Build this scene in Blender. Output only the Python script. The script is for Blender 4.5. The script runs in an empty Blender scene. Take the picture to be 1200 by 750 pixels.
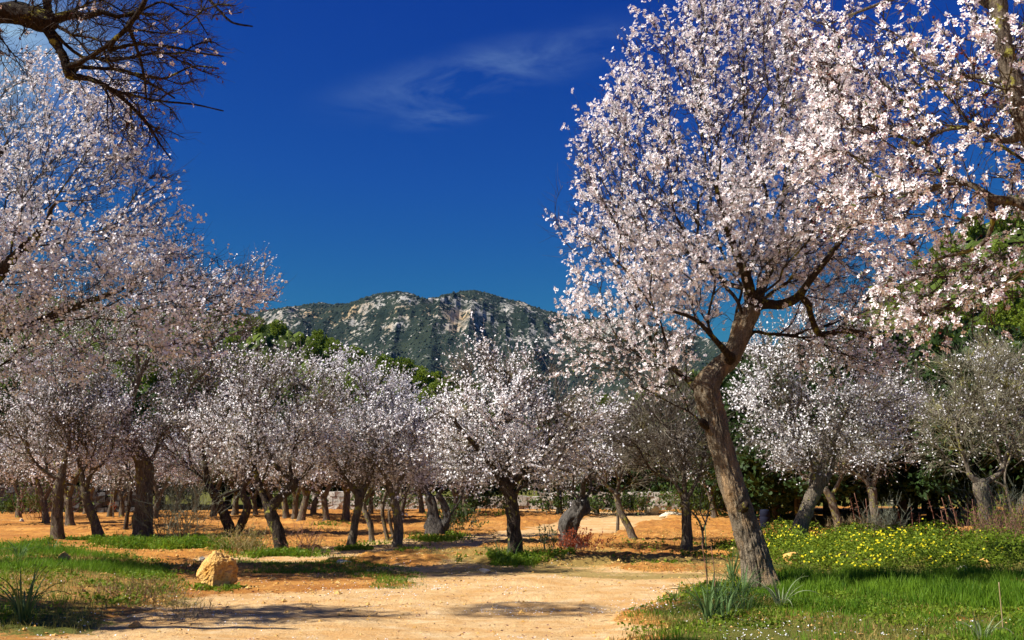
import bpy, math, random
import numpy as np

# ------------------------------------------------------------------ camera, sky, sun, exposure
SC = bpy.context.scene
COL = SC.collection
R = math.radians
F_PX, CAM_H = 1167.0, 1.5
PITCH = math.atan(180 / F_PX)
cam = bpy.data.cameras.new('camera'); cam_o = bpy.data.objects.new('camera', cam); COL.objects.link(cam_o)
cam.lens = F_PX / 1200 * 36; cam.sensor_width = 36; cam.clip_end = 20000; cam.clip_start = 0.1
cam_o.location = (0, 0, CAM_H); cam_o.rotation_euler = (math.pi / 2 + PITCH, 0, 0)
SC.camera = cam_o
SUN_EL, SUN_BACK = 46.0, 17.0          # elevation, degrees behind the camera's left
az = R(180 + SUN_BACK)
to_sun = np.array([math.cos(az) * math.cos(R(SUN_EL)), math.sin(az) * math.cos(R(SUN_EL)), math.sin(R(SUN_EL))])
sun = bpy.data.lights.new('sun', 'SUN'); sun_o = bpy.data.objects.new('sun', sun); COL.objects.link(sun_o)
sun.energy = 5.0; sun.angle = R(0.53); sun.color = (1.0, 0.95, 0.87)
from mathutils import Vector
sun_o.rotation_euler = Vector(to_sun).to_track_quat('Z', 'Y').to_euler()
SC.view_settings.view_transform = 'Standard'; SC.view_settings.look = 'None'
SC.view_settings.exposure = 0.75; SC.view_settings.gamma = 1

W = bpy.data.worlds.new('World'); SC.world = W; W.use_nodes = True
def world():
    nt = W.node_tree; N = nt.nodes; L = nt.links
    for n in list(N): N.remove(n)
    out = N.new('ShaderNodeOutputWorld'); bg = N.new('ShaderNodeBackground'); bg.inputs[1].default_value = 0.1
    sky = N.new('ShaderNodeTexSky'); sky.sky_type = 'NISHITA'; sky.sun_disc = False
    sky.sun_elevation = R(SUN_EL); sky.sun_rotation = R(270 - SUN_BACK)
    sky.air_density = 1.0; sky.dust_density = 0.1; sky.ozone_density = 4.0
    # deep polarised blue: each channel through its own power curve
    sep = N.new('ShaderNodeSeparateColor'); pol = N.new('ShaderNodeCombineColor'); L.new(sky.outputs[0], sep.inputs[0])
    for i, (gain, pw) in enumerate(((0.25, 2.1), (0.50, 1.75), (0.36, 0.65))):
        prev = sep.outputs[i]
        for op, v in (('MULTIPLY', 0.1), ('MINIMUM', 0.45), ('POWER', pw), ('MULTIPLY', gain * 10)):
            m = N.new('ShaderNodeMath'); m.operation = op; L.new(prev, m.inputs[0]); m.inputs[1].default_value = v; prev = m.outputs[0]
        L.new(prev, pol.inputs[i])
    tc = N.new('ShaderNodeTexCoord')
    # thin cirrus: stretched noise, strong along one streak in the north and one in the north-west
    mp = N.new('ShaderNodeMapping'); mp.inputs['Rotation'].default_value = (0, R(-14), 0); mp.inputs['Scale'].default_value = (6, 6, 22)
    L.new(tc.outputs['Generated'], mp.inputs[0])
    nz = N.new('ShaderNodeTexNoise'); nz.inputs['Scale'].default_value = 1.3; nz.inputs['Detail'].default_value = 9; nz.inputs['Roughness'].default_value = 0.62; nz.inputs['Distortion'].default_value = 0.5
    L.new(mp.outputs[0], nz.inputs['Vector'])
    def blob(d, sx, sz, tilt):
        # gaussian streak about direction d
        m = N.new('ShaderNodeMapping'); m.vector_type = 'POINT'
        m.inputs['Location'].default_value = (-d[0], -d[1], -d[2])
        m2 = N.new('ShaderNodeMapping'); m2.inputs['Rotation'].default_value = (0, R(tilt), 0); m2.inputs['Scale'].default_value = (1, 1, 1)
        m3 = N.new('ShaderNodeMapping'); m3.inputs['Scale'].default_value = (1 / sx, 1 / 0.6, 1 / sz)
        L.new(tc.outputs['Generated'], m.inputs[0]); L.new(m.outputs[0], m2.inputs[0]); L.new(m2.outputs[0], m3.inputs[0])
        ln = N.new('ShaderNodeVectorMath'); ln.operation = 'LENGTH'; L.new(m3.outputs[0], ln.inputs[0])
        mr = N.new('ShaderNodeMapRange'); mr.interpolation_type = 'SMOOTHSTEP'
        mr.inputs[1].default_value = 1.0; mr.inputs[2].default_value = 0.0; L.new(ln.outputs['Value'], mr.inputs[0])
        return mr.outputs[0]
    def dirpx(px, py):
        u, v = (px - 600) / F_PX, (375 - py) / F_PX
        d = np.array([u, math.cos(PITCH) - v * math.sin(PITCH), math.sin(PITCH) + v * math.cos(PITCH)]); return d / np.linalg.norm(d)
    b1 = blob(dirpx(568, 86), 0.21, 0.036, 13)
    b2 = blob(dirpx(520, 138), 0.07, 0.014, 8)
    b3 = blob(dirpx(-50, 30), 0.17, 0.15, 20)
    def mth(op, a, b=None):
        m = N.new('ShaderNodeMath'); m.operation = op
        for i, v in enumerate((a, b)):
            if v is None: continue
            if isinstance(v, (int, float)): m.inputs[i].default_value = v
            else: L.new(v, m.inputs[i])
        return m.outputs[0]
    nr = N.new('ShaderNodeMapRange'); nr.inputs[1].default_value = 0.38; nr.inputs[2].default_value = 0.64; L.new(nz.outputs[0], nr.inputs[0])
    th = mth('MULTIPLY', nr.outputs[0], mth('ADD', mth('ADD', b1, b2), 0.0))
    th = mth('MULTIPLY', th, 0.24)
    th2 = mth('MULTIPLY', mth('MULTIPLY', mth('ADD', nr.outputs[0], 0.7), b3), 0.62)
    th = mth('ADD', th, th2)
    mx = N.new('ShaderNodeMix'); mx.data_type = 'RGBA'; L.new(th, mx.inputs[0])
    L.new(pol.outputs[0], mx.inputs[6]); mx.inputs[7].default_value = (2.0, 3.2, 4.5, 1)
    L.new(mx.outputs[2], bg.inputs[0]); L.new(bg.outputs[0], out.inputs[0])
world()

# ------------------------------------------------------------------ maths helpers
rng = np.random.default_rng(11); random.seed(5)
def _hash(ix, iy, iz, seed):
    h = (ix.astype(np.int64) * 374761393 + iy.astype(np.int64) * 668265263 + iz.astype(np.int64) * 2147483647 + seed * 974634777) & 0xffffffff
    h = ((h ^ (h >> 13)) * 1274126177) & 0xffffffff
    h = ((h ^ (h >> 16)) * 2246822519) & 0xffffffff
    return ((h ^ (h >> 15)) & 0xffffff) / float(0xffffff)
def noise3(p, seed=0):
    p = np.asarray(p, float); i = np.floor(p); f = p - i; f = f * f * (3 - 2 * f)
    r = 0
    for dx in (0, 1):
        wx = f[..., 0] if dx else 1 - f[..., 0]
        for dy in (0, 1):
            wy = f[..., 1] if dy else 1 - f[..., 1]
            for dz in (0, 1):
                wz = f[..., 2] if dz else 1 - f[..., 2]
                r = r + wx * wy * wz * _hash(i[..., 0] + dx, i[..., 1] + dy, i[..., 2] + dz, seed)
    return r * 2 - 1
def noise2(x, y, seed=0):
    x = np.asarray(x, float); y = np.asarray(y, float) + np.zeros_like(x)
    ix, iy = np.floor(x), np.floor(y); fx, fy = x - ix, y - iy
    fx = fx * fx * (3 - 2 * fx); fy = fy * fy * (3 - 2 * fy); z = np.zeros_like(ix)
    a = _hash(ix, iy, z, seed); b = _hash(ix + 1, iy, z, seed); c = _hash(ix, iy + 1, z, seed); d = _hash(ix + 1, iy + 1, z, seed)
    return ((a * (1 - fx) + b * fx) * (1 - fy) + (c * (1 - fx) + d * fx) * fy) * 2 - 1
def fbm2(x, y, octs=4, seed=0, gain=0.5):
    a, s, r = 1.0, 1.0, 0
    for o in range(octs): r = r + a * noise2(x * s, y * s, seed + o * 7); a *= gain; s *= 2.03
    return r
def smooth(a, b, x):
    t = np.clip((x - a) / (b - a), 0, 1); return t * t * (3 - 2 * t)
def nrm(v): return v / np.maximum(np.linalg.norm(v, axis=-1, keepdims=True), 1e-9)
def ray(px, py):
    u, v = (px - 600) / F_PX, (375 - py) / F_PX
    return np.array([u, math.cos(PITCH) - v * math.sin(PITCH), math.sin(PITCH) + v * math.cos(PITCH)])
def at(px, py, Y):                      # point seen at photo pixel (px, py) on the upright plane y = Y
    d = ray(px, py); t = Y / d[1]; return np.array([d[0] * t, Y, CAM_H + d[2] * t])
def flat(px, py, h=0.0):                # point on level ground
    d = ray(px, py); t = (h - CAM_H) / d[2]; return np.array([d[0] * t, d[1] * t])
def poly_sd(x, y, poly):                # signed distance, negative inside
    P = np.asarray(poly, float); d = np.full(x.shape, 1e9); ins = np.zeros(x.shape, bool)
    for i in range(len(P)):
        a, b = P[i], P[(i + 1) % len(P)]; e = b - a
        wx, wy = x - a[0], y - a[1]
        t = np.clip((wx * e[0] + wy * e[1]) / (e @ e + 1e-12), 0, 1)
        d = np.minimum(d, (wx - t * e[0]) ** 2 + (wy - t * e[1]) ** 2)
        c = ((a[1] <= y) & (b[1] > y)) | ((b[1] <= y) & (a[1] > y))
        with np.errstate(divide='ignore', invalid='ignore'):
            xi = a[0] + (y - a[1]) / (b[1] - a[1] + 1e-15) * e[0]
        ins ^= c & (x < xi)
    d = np.sqrt(d); return np.where(ins, -d, d)
def line_d(x, y, pts):
    d = np.full(x.shape, 1e9)
    for a, b in zip(pts[:-1], pts[1:]):
        a, b = np.asarray(a), np.asarray(b); e = b - a; wx, wy = x - a[0], y - a[1]
        t = np.clip((wx * e[0] + wy * e[1]) / (e @ e + 1e-12), 0, 1)
        d = np.minimum(d, (wx - t * e[0]) ** 2 + (wy - t * e[1]) ** 2)
    return np.sqrt(d)

# ------------------------------------------------------------------ mesh helpers
def mk(name, V, faces, mats, mat_idx=None, attrs=None, smoothf=False):
    """faces: list of (M,k) index arrays. attrs: {name: (domain, data)}"""
    m = bpy.data.meshes.new(name)
    V = np.ascontiguousarray(V, np.float32); m.vertices.add(len(V)); m.vertices.foreach_set('co', V.ravel())
    faces = [np.asarray(f, np.int32) for f in faces if len(f)]
    tot = sum(f.size for f in faces); nf = sum(len(f) for f in faces)
    m.loops.add(tot); m.polygons.add(nf)
    m.loops.foreach_set('vertex_index', np.concatenate([f.ravel() for f in faces]))
    k = np.concatenate([np.full(len(f), f.shape[1], np.int32) for f in faces])
    st = np.concatenate([[0], np.cumsum(k)[:-1]]).astype(np.int32)
    m.polygons.foreach_set('loop_start', st)
    if mat_idx is not None: m.polygons.foreach_set('material_index', np.asarray(mat_idx, np.int32))
    m.polygons.foreach_set('use_smooth', np.full(nf, bool(smoothf)))
    for mt in (mats if isinstance(mats, (list, tuple)) else [mats]): m.materials.append(mt)
    for a, (dom, data) in (attrs or {}).items():
        at_ = m.attributes.new(a, 'FLOAT', dom); at_.data.foreach_set('value', np.ascontiguousarray(data, np.float32))
    m.update(calc_edges=True); return m
def link(name, data, parent=None, loc=None, kind=None):
    o = bpy.data.objects.new(name, data); COL.objects.link(o)
    if parent is not None: o.parent = parent
    if loc is not None: o.location = [float(v) for v in loc]
    if kind: o['kind'] = kind
    return o
def thing(name, label, cat, loc, group=None, data=None):
    o = link(name, data, None, loc); o['label'] = label; o['category'] = cat
    if group: o['group'] = group
    return o
def copy_tree(src, loc, rz=0.0, sc=1.0, label=None, group=None):
    r = src.copy(); COL.objects.link(r); r.location = [float(v) for v in loc]; r.rotation_euler = (0, 0, rz); r.scale = (sc, sc, sc) if np.isscalar(sc) else sc
    if label: r['label'] = label
    if group: r['group'] = group
    for ch in list(src.children):
        c = ch.copy(); COL.objects.link(c); c.parent = r
        for g in list(ch.children):
            d = g.copy(); COL.objects.link(d); d.parent = c
    return r
class Acc:                              # collects pieces into one mesh
    def __init__(s): s.V = []; s.F = {}; s.n = 0; s.A = {}
    def add(s, V, faces, **at_):
        s.V.append(V)
        for f in faces:
            f = np.asarray(f)
            if len(f): s.F.setdefault(f.shape[1], []).append(f + s.n)
        s.n += len(V)
        for k, v in at_.items(): s.A.setdefault(k, []).append(np.broadcast_to(v, (len(V),)).astype(float))
    def mesh(s, name, mats, smoothf=False):
        V = np.concatenate(s.V); F = [np.concatenate(s.F[k]) for k in sorted(s.F)]
        return mk(name, V, F, mats, attrs={k: ('POINT', np.concatenate(v)) for k, v in s.A.items()}, smoothf=smoothf)

def catmull(P, n):
    """P (K,D) -> n samples per span"""
    P = np.asarray(P, float)
    if len(P) < 3:
        t = np.linspace(0, 1, n + 1)[:, None]; return P[0] * (1 - t) + P[-1] * t
    Q = np.vstack([2 * P[0] - P[1], P, 2 * P[-1] - P[-2]]); out = []
    t = np.linspace(0, 1, n, endpoint=False)[:, None]
    for i in range(len(P) - 1):
        a, b, c, d = Q[i:i + 4]
        out.append(0.5 * (2 * b + (c - a) * t + (2 * a - 5 * b + 4 * c - d) * t ** 2 + (3 * b - a - 3 * c + d) * t ** 3))
    out.append(P[-1:]); return np.vstack(out)
def tube(P, r, sides, shape=None, cap=True):
    """P (K,3), r (K,). shape(theta, P, K) -> radial multiplier (K,sides)"""
    P = np.asarray(P, float); K = len(P); T = nrm(np.gradient(P, axis=0))
    X = np.empty((K, 3)); ref = np.array([1.0, 0.1, 0.05]) if abs(T[0][0]) < 0.8 else np.array([0.1, 1.0, 0.05])
    x = ref - T[0] * (ref @ T[0]); x /= np.linalg.norm(x)
    for i in range(K):
        x = x - T[i] * (x @ T[i]); x = x / (np.linalg.norm(x) + 1e-9); X[i] = x
    Y = np.cross(T, X)
    th = np.linspace(0, 2 * np.pi, sides, endpoint=False)
    rr = r[:, None] * np.ones(sides)[None]
    ring = P[:, None] + rr[..., None] * (X[:, None] * np.cos(th)[None, :, None] + Y[:, None] * np.sin(th)[None, :, None])
    if shape is not None:
        m = shape(th, ring, P, r); ring = P[:, None] + (ring - P[:, None]) * m[..., None]
    V = ring.reshape(-1, 3)
    i = np.arange(K - 1)[:, None] * sides; j = np.arange(sides)[None]; j2 = (j + 1) % sides
    F = np.stack([i + j, i + j2, i + sides + j2, i + sides + j], -1).reshape(-1, 4)
    faces = [F]
    if cap:
        V = np.vstack([V, P[-1:] + T[-1] * r[-1] * 0.4]); b = (K - 1) * sides; jj = np.arange(sides)
        faces.append(np.stack([b + jj, b + (jj + 1) % sides, np.full(sides, K * sides)], -1))
    return V, faces

# ------------------------------------------------------------------ materials
def new_mat(name):
    m = bpy.data.materials.new(name); m.use_nodes = True; nt = m.node_tree
    for n in list(nt.nodes): nt.nodes.remove(n)
    return m, nt.nodes, nt.links
class NB:
    def __init__(s, name): s.m, s.N, s.L = new_mat(name)
    def n(s, t, **kw):
        nd = s.N.new(t)
        for k, v in kw.items(): setattr(nd, k, v)
        return nd
    def set(s, nd, key, v):
        if hasattr(v, 'is_linked') or hasattr(v, 'links'): s.L.new(v, nd.inputs[key])
        else: nd.inputs[key].default_value = v
    def noise(s, vec, scale, detail=4, rough=0.55, dist=0.0):
        nd = s.n('ShaderNodeTexNoise'); s.L.new(vec, nd.inputs['Vector']); nd.inputs['Scale'].default_value = scale
        nd.inputs['Detail'].default_value = detail; nd.inputs['Roughness'].default_value = rough; nd.inputs['Distortion'].default_value = dist
        return nd.outputs[0]
    def coord(s, scale=(1, 1, 1), kind='Object'):
        tc = s.n('ShaderNodeTexCoord'); mp = s.n('ShaderNodeMapping'); s.L.new(tc.outputs[kind], mp.inputs[0]); mp.inputs['Scale'].default_value = scale
        return mp.outputs[0]
    def world(s, scale=(1, 1, 1)):
        g = s.n('ShaderNodeNewGeometry'); mp = s.n('ShaderNodeMapping'); s.L.new(g.outputs['Position'], mp.inputs[0]); mp.inputs['Scale'].default_value = scale
        return mp.outputs[0]
    def ramp(s, fac, stops, interp='LINEAR'):
        nd = s.n('ShaderNodeValToRGB'); s.L.new(fac, nd.inputs[0]); cr = nd.color_ramp; cr.interpolation = interp
        while len(cr.elements) < len(stops): cr.elements.new(0.5)
        for e, (p, c) in zip(cr.elements, stops):
            e.position = p; e.color = (c, c, c, 1) if np.isscalar(c) else (*c, 1)
        return nd.outputs[0]
    def mix(s, fac, a, b, mode='MIX'):
        nd = s.n('ShaderNodeMix', data_type='RGBA', blend_type=mode)
        for k, v in ((0, fac), (6, a), (7, b)):
            if isinstance(v, (int, float)): nd.inputs[k].default_value = v
            elif isinstance(v, tuple): nd.inputs[k].default_value = (*v, 1)
            else: s.L.new(v, nd.inputs[k])
        return nd.outputs[2]
    def math(s, op, a, b=0.0, clamp=False):
        nd = s.n('ShaderNodeMath', operation=op); nd.use_clamp = clamp
        for k, v in ((0, a), (1, b)):
            if isinstance(v, (int, float)): nd.inputs[k].default_value = v
            else: s.L.new(v, nd.inputs[k])
        return nd.outputs[0]
    def attr(s, name):
        nd = s.n('ShaderNodeAttribute', attribute_name=name); return nd.outputs['Fac']
    def bump(s, h, strength=0.5, dist=0.02):
        nd = s.n('ShaderNodeBump'); nd.inputs['Strength'].default_value = strength; nd.inputs['Distance'].default_value = dist; s.L.new(h, nd.inputs['Height']); return nd.outputs[0]
    def out(s, color, rough=0.9, normal=None, spec=0.2, trans=0.0):
        p = s.n('ShaderNodeBsdfPrincipled'); p.inputs['Roughness'].default_value = rough
        p.inputs['Specular IOR Level'].default_value = spec
        if isinstance(color, tuple): p.inputs['Base Color'].default_value = (*color, 1)
        else: s.L.new(color, p.inputs['Base Color'])
        if normal is not None: s.L.new(normal, p.inputs['Normal'])
        o = s.n('ShaderNodeOutputMaterial'); sh = p.outputs[0]
        if trans > 0:
            t = s.n('ShaderNodeBsdfTranslucent')
            if isinstance(color, tuple): t.inputs[0].default_value = (*color, 1)
            else: s.L.new(color, t.inputs[0])
            mx = s.n('ShaderNodeMixShader'); mx.inputs[0].default_value = trans; s.L.new(sh, mx.inputs[1]); s.L.new(t.outputs[0], mx.inputs[2]); sh = mx.outputs[0]
        s.L.new(sh, o.inputs[0]); return s.m
M = {}
def bark(name, dark, light, lichen=0.0, warm=None, scale=1.0):
    b = NB(name); v = b.coord((1, 1, 0.16)); v2 = b.coord()
    n1 = b.noise(v, 34 * scale, 6, 0.65, 0.6); n2 = b.noise(v2, 2.4, 5, 0.6); n3 = b.noise(v2, 60, 4, 0.6)
    c = b.ramp(n1, [(0.36, dark), (0.50, tuple(0.5 * (np.array(dark) + light))), (0.62, light)])
    c = b.mix(b.ramp(n2, [(0.40, 0.0), (0.62, 0.75)]), c, tuple(np.array(light) * 0.62), 'MIX')
    c = b.mix(b.ramp(n3, [(0.35, 0.65), (0.65, 0.0)]), c, dark)
    if warm is not None:
        n5 = b.noise(b.coord((1, 1, 0.4)), 5.5, 4, 0.6); c = b.mix(b.ramp(n5, [(0.50, 0.0), (0.66, 0.6)]), c, warm)
    if lichen > 0:
        n4 = b.noise(v2, 7.0, 5, 0.7); c = b.mix(b.ramp(n4, [(0.60 - lichen * 0.1, 0.0), (0.66 - lichen * 0.1, 0.9)]), c, (0.36, 0.34, 0.06))
    h = b.math('ADD', b.math('MULTIPLY', n1, 1.0), b.math('MULTIPLY', n3, 0.35))
    return b.out(c, 0.95, b.bump(h, 1.0, 0.05), 0.1)
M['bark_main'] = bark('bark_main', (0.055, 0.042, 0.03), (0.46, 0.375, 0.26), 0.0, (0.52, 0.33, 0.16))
M['bark'] = bark('bark', (0.05, 0.038, 0.028), (0.33, 0.265, 0.19), 0.3)
M['bark_pale'] = bark('bark_pale', (0.07, 0.056, 0.042), (0.42, 0.35, 0.26), 0.35)
M['bark_dark'] = bark('bark_dark', (0.020, 0.015, 0.012), (0.17, 0.13, 0.095), 0.2)
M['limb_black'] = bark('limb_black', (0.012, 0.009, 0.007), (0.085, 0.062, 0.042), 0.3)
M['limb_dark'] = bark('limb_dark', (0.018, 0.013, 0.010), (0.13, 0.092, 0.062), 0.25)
M['bark_gnarl'] = bark('bark_gnarl', (0.03, 0.026, 0.022), (0.25, 0.225, 0.195), 0.0)
def twigmat(name, a, b_, lich):
    b = NB(name); v = b.coord(); n = b.noise(v, 1.6, 3, 0.6); n2 = b.noise(v, 14, 3, 0.6)
    c = b.mix(b.ramp(n2, [(0.35, 0.0), (0.65, 1.0)]), a, b_); c = b.mix(b.ramp(n, [(0.58, 0.0), (0.66, lich)]), c, (0.38, 0.36, 0.08))
    return b.out(c, 0.9, None, 0.1)
M['twig'] = twigmat('twig', (0.022, 0.016, 0.012), (0.10, 0.075, 0.055), 0.25)
M['twig_grey'] = twigmat('twig_grey', (0.09, 0.075, 0.06), (0.27, 0.235, 0.19), 0.35)
M['twig_lichen'] = twigmat('twig_lichen', (0.12, 0.11, 0.07), (0.30, 0.28, 0.19), 0.8)
def petal(name, outer, inner, shade):
    b = NB(name); pk = b.attr('pk'); t = b.attr('tint')
    o = b.mix(t, outer, shade); c = b.mix(b.ramp(pk, [(0.62, 0.0), (0.93, 1.0)]), o, inner)
    return b.out(c, 0.6, None, 0.2, 0.17)
M['petal'] = petal('petal', (0.95, 0.95, 0.95), (0.62, 0.07, 0.16), (0.94, 0.895, 0.905))
M['petal_far'] = petal('petal_far', (0.94, 0.94, 0.945), (0.62, 0.38, 0.43), (0.86, 0.81, 0.84))
M['bud'] = NB('bud').out((0.13, 0.03, 0.03), 0.7)
def leafmat(name, a, b_, trans=0.3, rough=0.6, scale=0.7):
    b = NB(name); t = b.attr('tint'); n = b.noise(b.world(), scale, 3, 0.6)
    c = b.mix(b.math('MULTIPLY', b.math('ADD', t, b.ramp(n, [(0.35, 0.0), (0.65, 1.0)])), 0.5), a, b_)
    return b.out(c, rough, None, 0.25, trans)
M['pine_leaf'] = leafmat('pine_leaf', (0.075, 0.125, 0.010), (0.24, 0.30, 0.022), 0.3, scale=0.05)
M['oak_leaf'] = leafmat('oak_leaf', (0.012, 0.03, 0.006), (0.045, 0.085, 0.016), 0.2)
M['shrub_leaf'] = leafmat('shrub_leaf', (0.035, 0.075, 0.012), (0.11, 0.16, 0.02), 0.25)
M['grass'] = leafmat('grass', (0.07, 0.17, 0.008), (0.20, 0.33, 0.02), 0.45, scale=1.2)
M['grass_dry'] = leafmat('grass_dry', (0.14, 0.16, 0.02), (0.46, 0.33, 0.10), 0.35, scale=2)
M['clover'] = leafmat('clover', (0.07, 0.13, 0.008), (0.25, 0.33, 0.02), 0.4, scale=1.5)
M['strap'] = leafmat('strap', (0.055, 0.13, 0.03), (0.18, 0.27, 0.09), 0.3, scale=5)
M['strap_pale'] = leafmat('strap_pale', (0.20, 0.28, 0.12), (0.36, 0.38, 0.22), 0.3, scale=5)
M['yellow'] = leafmat('yellow_petal', (0.72, 0.62, 0.01), (0.80, 0.72, 0.03), 0.3)
M['broom'] = leafmat('broom', (0.08, 0.09, 0.06), (0.22, 0.23, 0.16), 0.1)
M['red_leaf'] = leafmat('red_leaf', (0.22, 0.02, 0.01), (0.45, 0.10, 0.02), 0.3, scale=6)
M['straw'] = leafmat('straw', (0.30, 0.21, 0.09), (0.52, 0.42, 0.22), 0.2)
M['mauve_stem'] = leafmat('mauve_stem', (0.16, 0.07, 0.045), (0.30, 0.15, 0.10), 0.0)
M['dark_blue'] = NB('dark_blue').out((0.006, 0.008, 0.022), 0.8, None, 0.2)
def stone(name, a, b_, pit=(0.3, 0.2, 0.1), sc=6):
    b = NB(name); v = b.coord(); n = b.noise(v, sc, 6, 0.65); n2 = b.noise(v, sc * 5, 5, 0.7)
    c = b.mix(b.ramp(n, [(0.38, 0.0), (0.62, 1.0)]), a, b_); c = b.mix(b.ramp(n2, [(0.33, 0.8), (0.48, 0.0)]), c, pit)
    return b.out(c, 0.92, b.bump(b.math('ADD', n2, n), 0.8, 0.03), 0.15)
M['rock_ochre'] = stone('rock_ochre', (0.64, 0.34, 0.075), (0.74, 0.49, 0.18), (0.34, 0.15, 0.035), 5)
M['rock_white'] = stone('rock_white', (0.56, 0.49, 0.36), (0.74, 0.68, 0.54), (0.32, 0.25, 0.15), 5)
M['wall_stone'] = stone('wall_stone', (0.33, 0.31, 0.26), (0.62, 0.59, 0.52), (0.2, 0.18, 0.14), 2)
M['wall_shaded'] = stone('wall_shaded', (0.05, 0.05, 0.05), (0.12, 0.115, 0.11), (0.03, 0.03, 0.03), 2)  # stone of the far left wall, its shade put into the colour

def ground_mat():
    b = NB('ground'); v = b.world(); vs = b.world((0.45, 1.6, 1))
    path, green, dry = b.attr('path'), b.attr('green'), b.attr('dry')
    n1 = b.noise(v, 1.1, 6, 0.6); n2 = b.noise(v, 9, 6, 0.7); n3 = b.noise(v, 45, 4, 0.7); ns = b.noise(vs, 1.0, 6, 0.65); n4 = b.noise(v, 2.7, 5, 0.6)
    soil = b.ramp(n1, [(0.30, (0.42, 0.165, 0.030)), (0.5, (0.56, 0.26, 0.055)), (0.72, (0.66, 0.37, 0.11))])
    soil = b.mix(b.ramp(ns, [(0.40, 0.55), (0.58, 0.0)]), soil, (0.29, 0.105, 0.025))  # dark streaks along the rows: furrow shade painted into the soil colour
    soil = b.mix(b.ramp(n2, [(0.36, 0.7), (0.55, 0.0)]), soil, (0.27, 0.105, 0.035))
    soil = b.mix(b.ramp(n3, [(0.55, 0.0), (0.75, 0.6)]), soil, (0.68, 0.42, 0.19))
    sand = b.ramp(n4, [(0.3, (0.62, 0.38, 0.15)), (0.55, (0.70, 0.48, 0.23)), (0.75, (0.76, 0.58, 0.34))])
    sand = b.mix(b.ramp(n2, [(0.36, 0.5), (0.52, 0.0)]), sand, (0.50, 0.28, 0.11))
    sand = b.mix(b.ramp(n3, [(0.32, 0.6), (0.46, 0.0)]), sand, (0.38, 0.22, 0.10))
    sand = b.mix(b.ramp(n3, [(0.60, 0.0), (0.72, 0.5)]), sand, (0.76, 0.64, 0.46))
    pm = b.math('ADD', path, b.math('MULTIPLY', b.math('SUBTRACT', n2, 0.5), 0.7)); pm = b.ramp(pm, [(0.38, 0.0), (0.62, 1.0)])
    n5 = b.noise(vs, 2.2, 5, 0.7); sand = b.mix(b.ramp(n5, [(0.40, 0.55), (0.56, 0.0)]), sand, (0.52, 0.25, 0.06))
    n6 = b.noise(v, 110, 2, 0.6); sand = b.mix(b.ramp(n6, [(0.30, 0.7), (0.42, 0.0)]), sand, (0.30, 0.16, 0.06)); sand = b.mix(b.ramp(n6, [(0.62, 0.0), (0.72, 0.6)]), sand, (0.82, 0.72, 0.55))
    c = b.mix(pm, soil, sand)
    dm = b.math('ADD', dry, b.math('MULTIPLY', b.math('SUBTRACT', n2, 0.5), 1.6)); dm = b.ramp(dm, [(0.42, 0.0), (0.7, 0.85)])
    c = b.mix(dm, c, b.mix(n3, (0.17, 0.14, 0.035), (0.40, 0.28, 0.09)))
    gm = b.math('ADD', green, b.math('MULTIPLY', b.math('SUBTRACT', n2, 0.5), 1.3)); gm = b.ramp(gm, [(0.42, 0.0), (0.66, 0.9)])
    c = b.mix(gm, c, b.mix(n3, (0.045, 0.065, 0.012), (0.13, 0.16, 0.03)))
    h = b.math('ADD', b.math('MULTIPLY', n2, 1.0), b.math('MULTIPLY', n3, 0.5))
    return b.out(c, 0.97, b.bump(h, 0.8, 0.05), 0.1)
M['ground'] = ground_mat()
def hill_mat(name, veg_a, veg_b, rock_a, rock_b, ochre, sc, steep=True):
    b = NB(name); v = b.world(); n1 = b.noise(v, 0.012 * sc, 7, 0.62); n2 = b.noise(v, 0.05 * sc, 6, 0.65); n3 = b.noise(v, 0.0045 * sc, 4, 0.6); n4 = b.noise(b.world((1, 1, 0.35)), 0.03 * sc, 6, 0.7)
    rk = b.attr('rock')
    rock = b.mix(b.ramp(n2, [(0.35, 0.0), (0.62, 1.0)]), rock_a, rock_b); rock = b.mix(b.ramp(n3, [(0.50, 0.0), (0.62, 0.85)]), rock, ochre)
    rock = b.mix(b.ramp(n4, [(0.38, 0.8), (0.50, 0.0)]), rock, (0.07, 0.075, 0.06))
    veg = b.mix(b.ramp(n1, [(0.38, 0.0), (0.62, 1.0)]), veg_a, veg_b)
    n5 = b.noise(b.world((1, 1, 0.6)), 0.085 * sc, 6, 0.75)
    mk_ = b.ramp(b.math('ADD', b.math('ADD', rk, b.math('MULTIPLY', b.math('SUBTRACT', n2, 0.5), 1.3)), b.math('MULTIPLY', b.math('SUBTRACT', n5, 0.5), 2.6)), [(0.46, 0.0), (0.58, 1.0)])
    return b.out(b.mix(mk_, veg, rock), 0.95, b.bump(n4, 0.6, 8.0 / sc), 0.1)
M['mountain'] = hill_mat('mountain', (0.010, 0.019, 0.013), (0.028, 0.038, 0.022), (0.19, 0.18, 0.155), (0.42, 0.395, 0.35), (0.42, 0.28, 0.13), 1.0)
M['hill'] = hill_mat('hillside', (0.028, 0.048, 0.010), (0.06, 0.08, 0.018), (0.20, 0.19, 0.15), (0.34, 0.32, 0.27), (0.34, 0.28, 0.16), 6.0)
M['hill_scrub'] = leafmat('hill_scrub', (0.035, 0.06, 0.008), (0.11, 0.15, 0.014), 0.0, 0.9, 0.3)
M['mountain_wood'] = leafmat('mountain_wood', (0.010, 0.022, 0.016), (0.030, 0.046, 0.024), 0.0, 0.9, 0.01)

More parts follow.
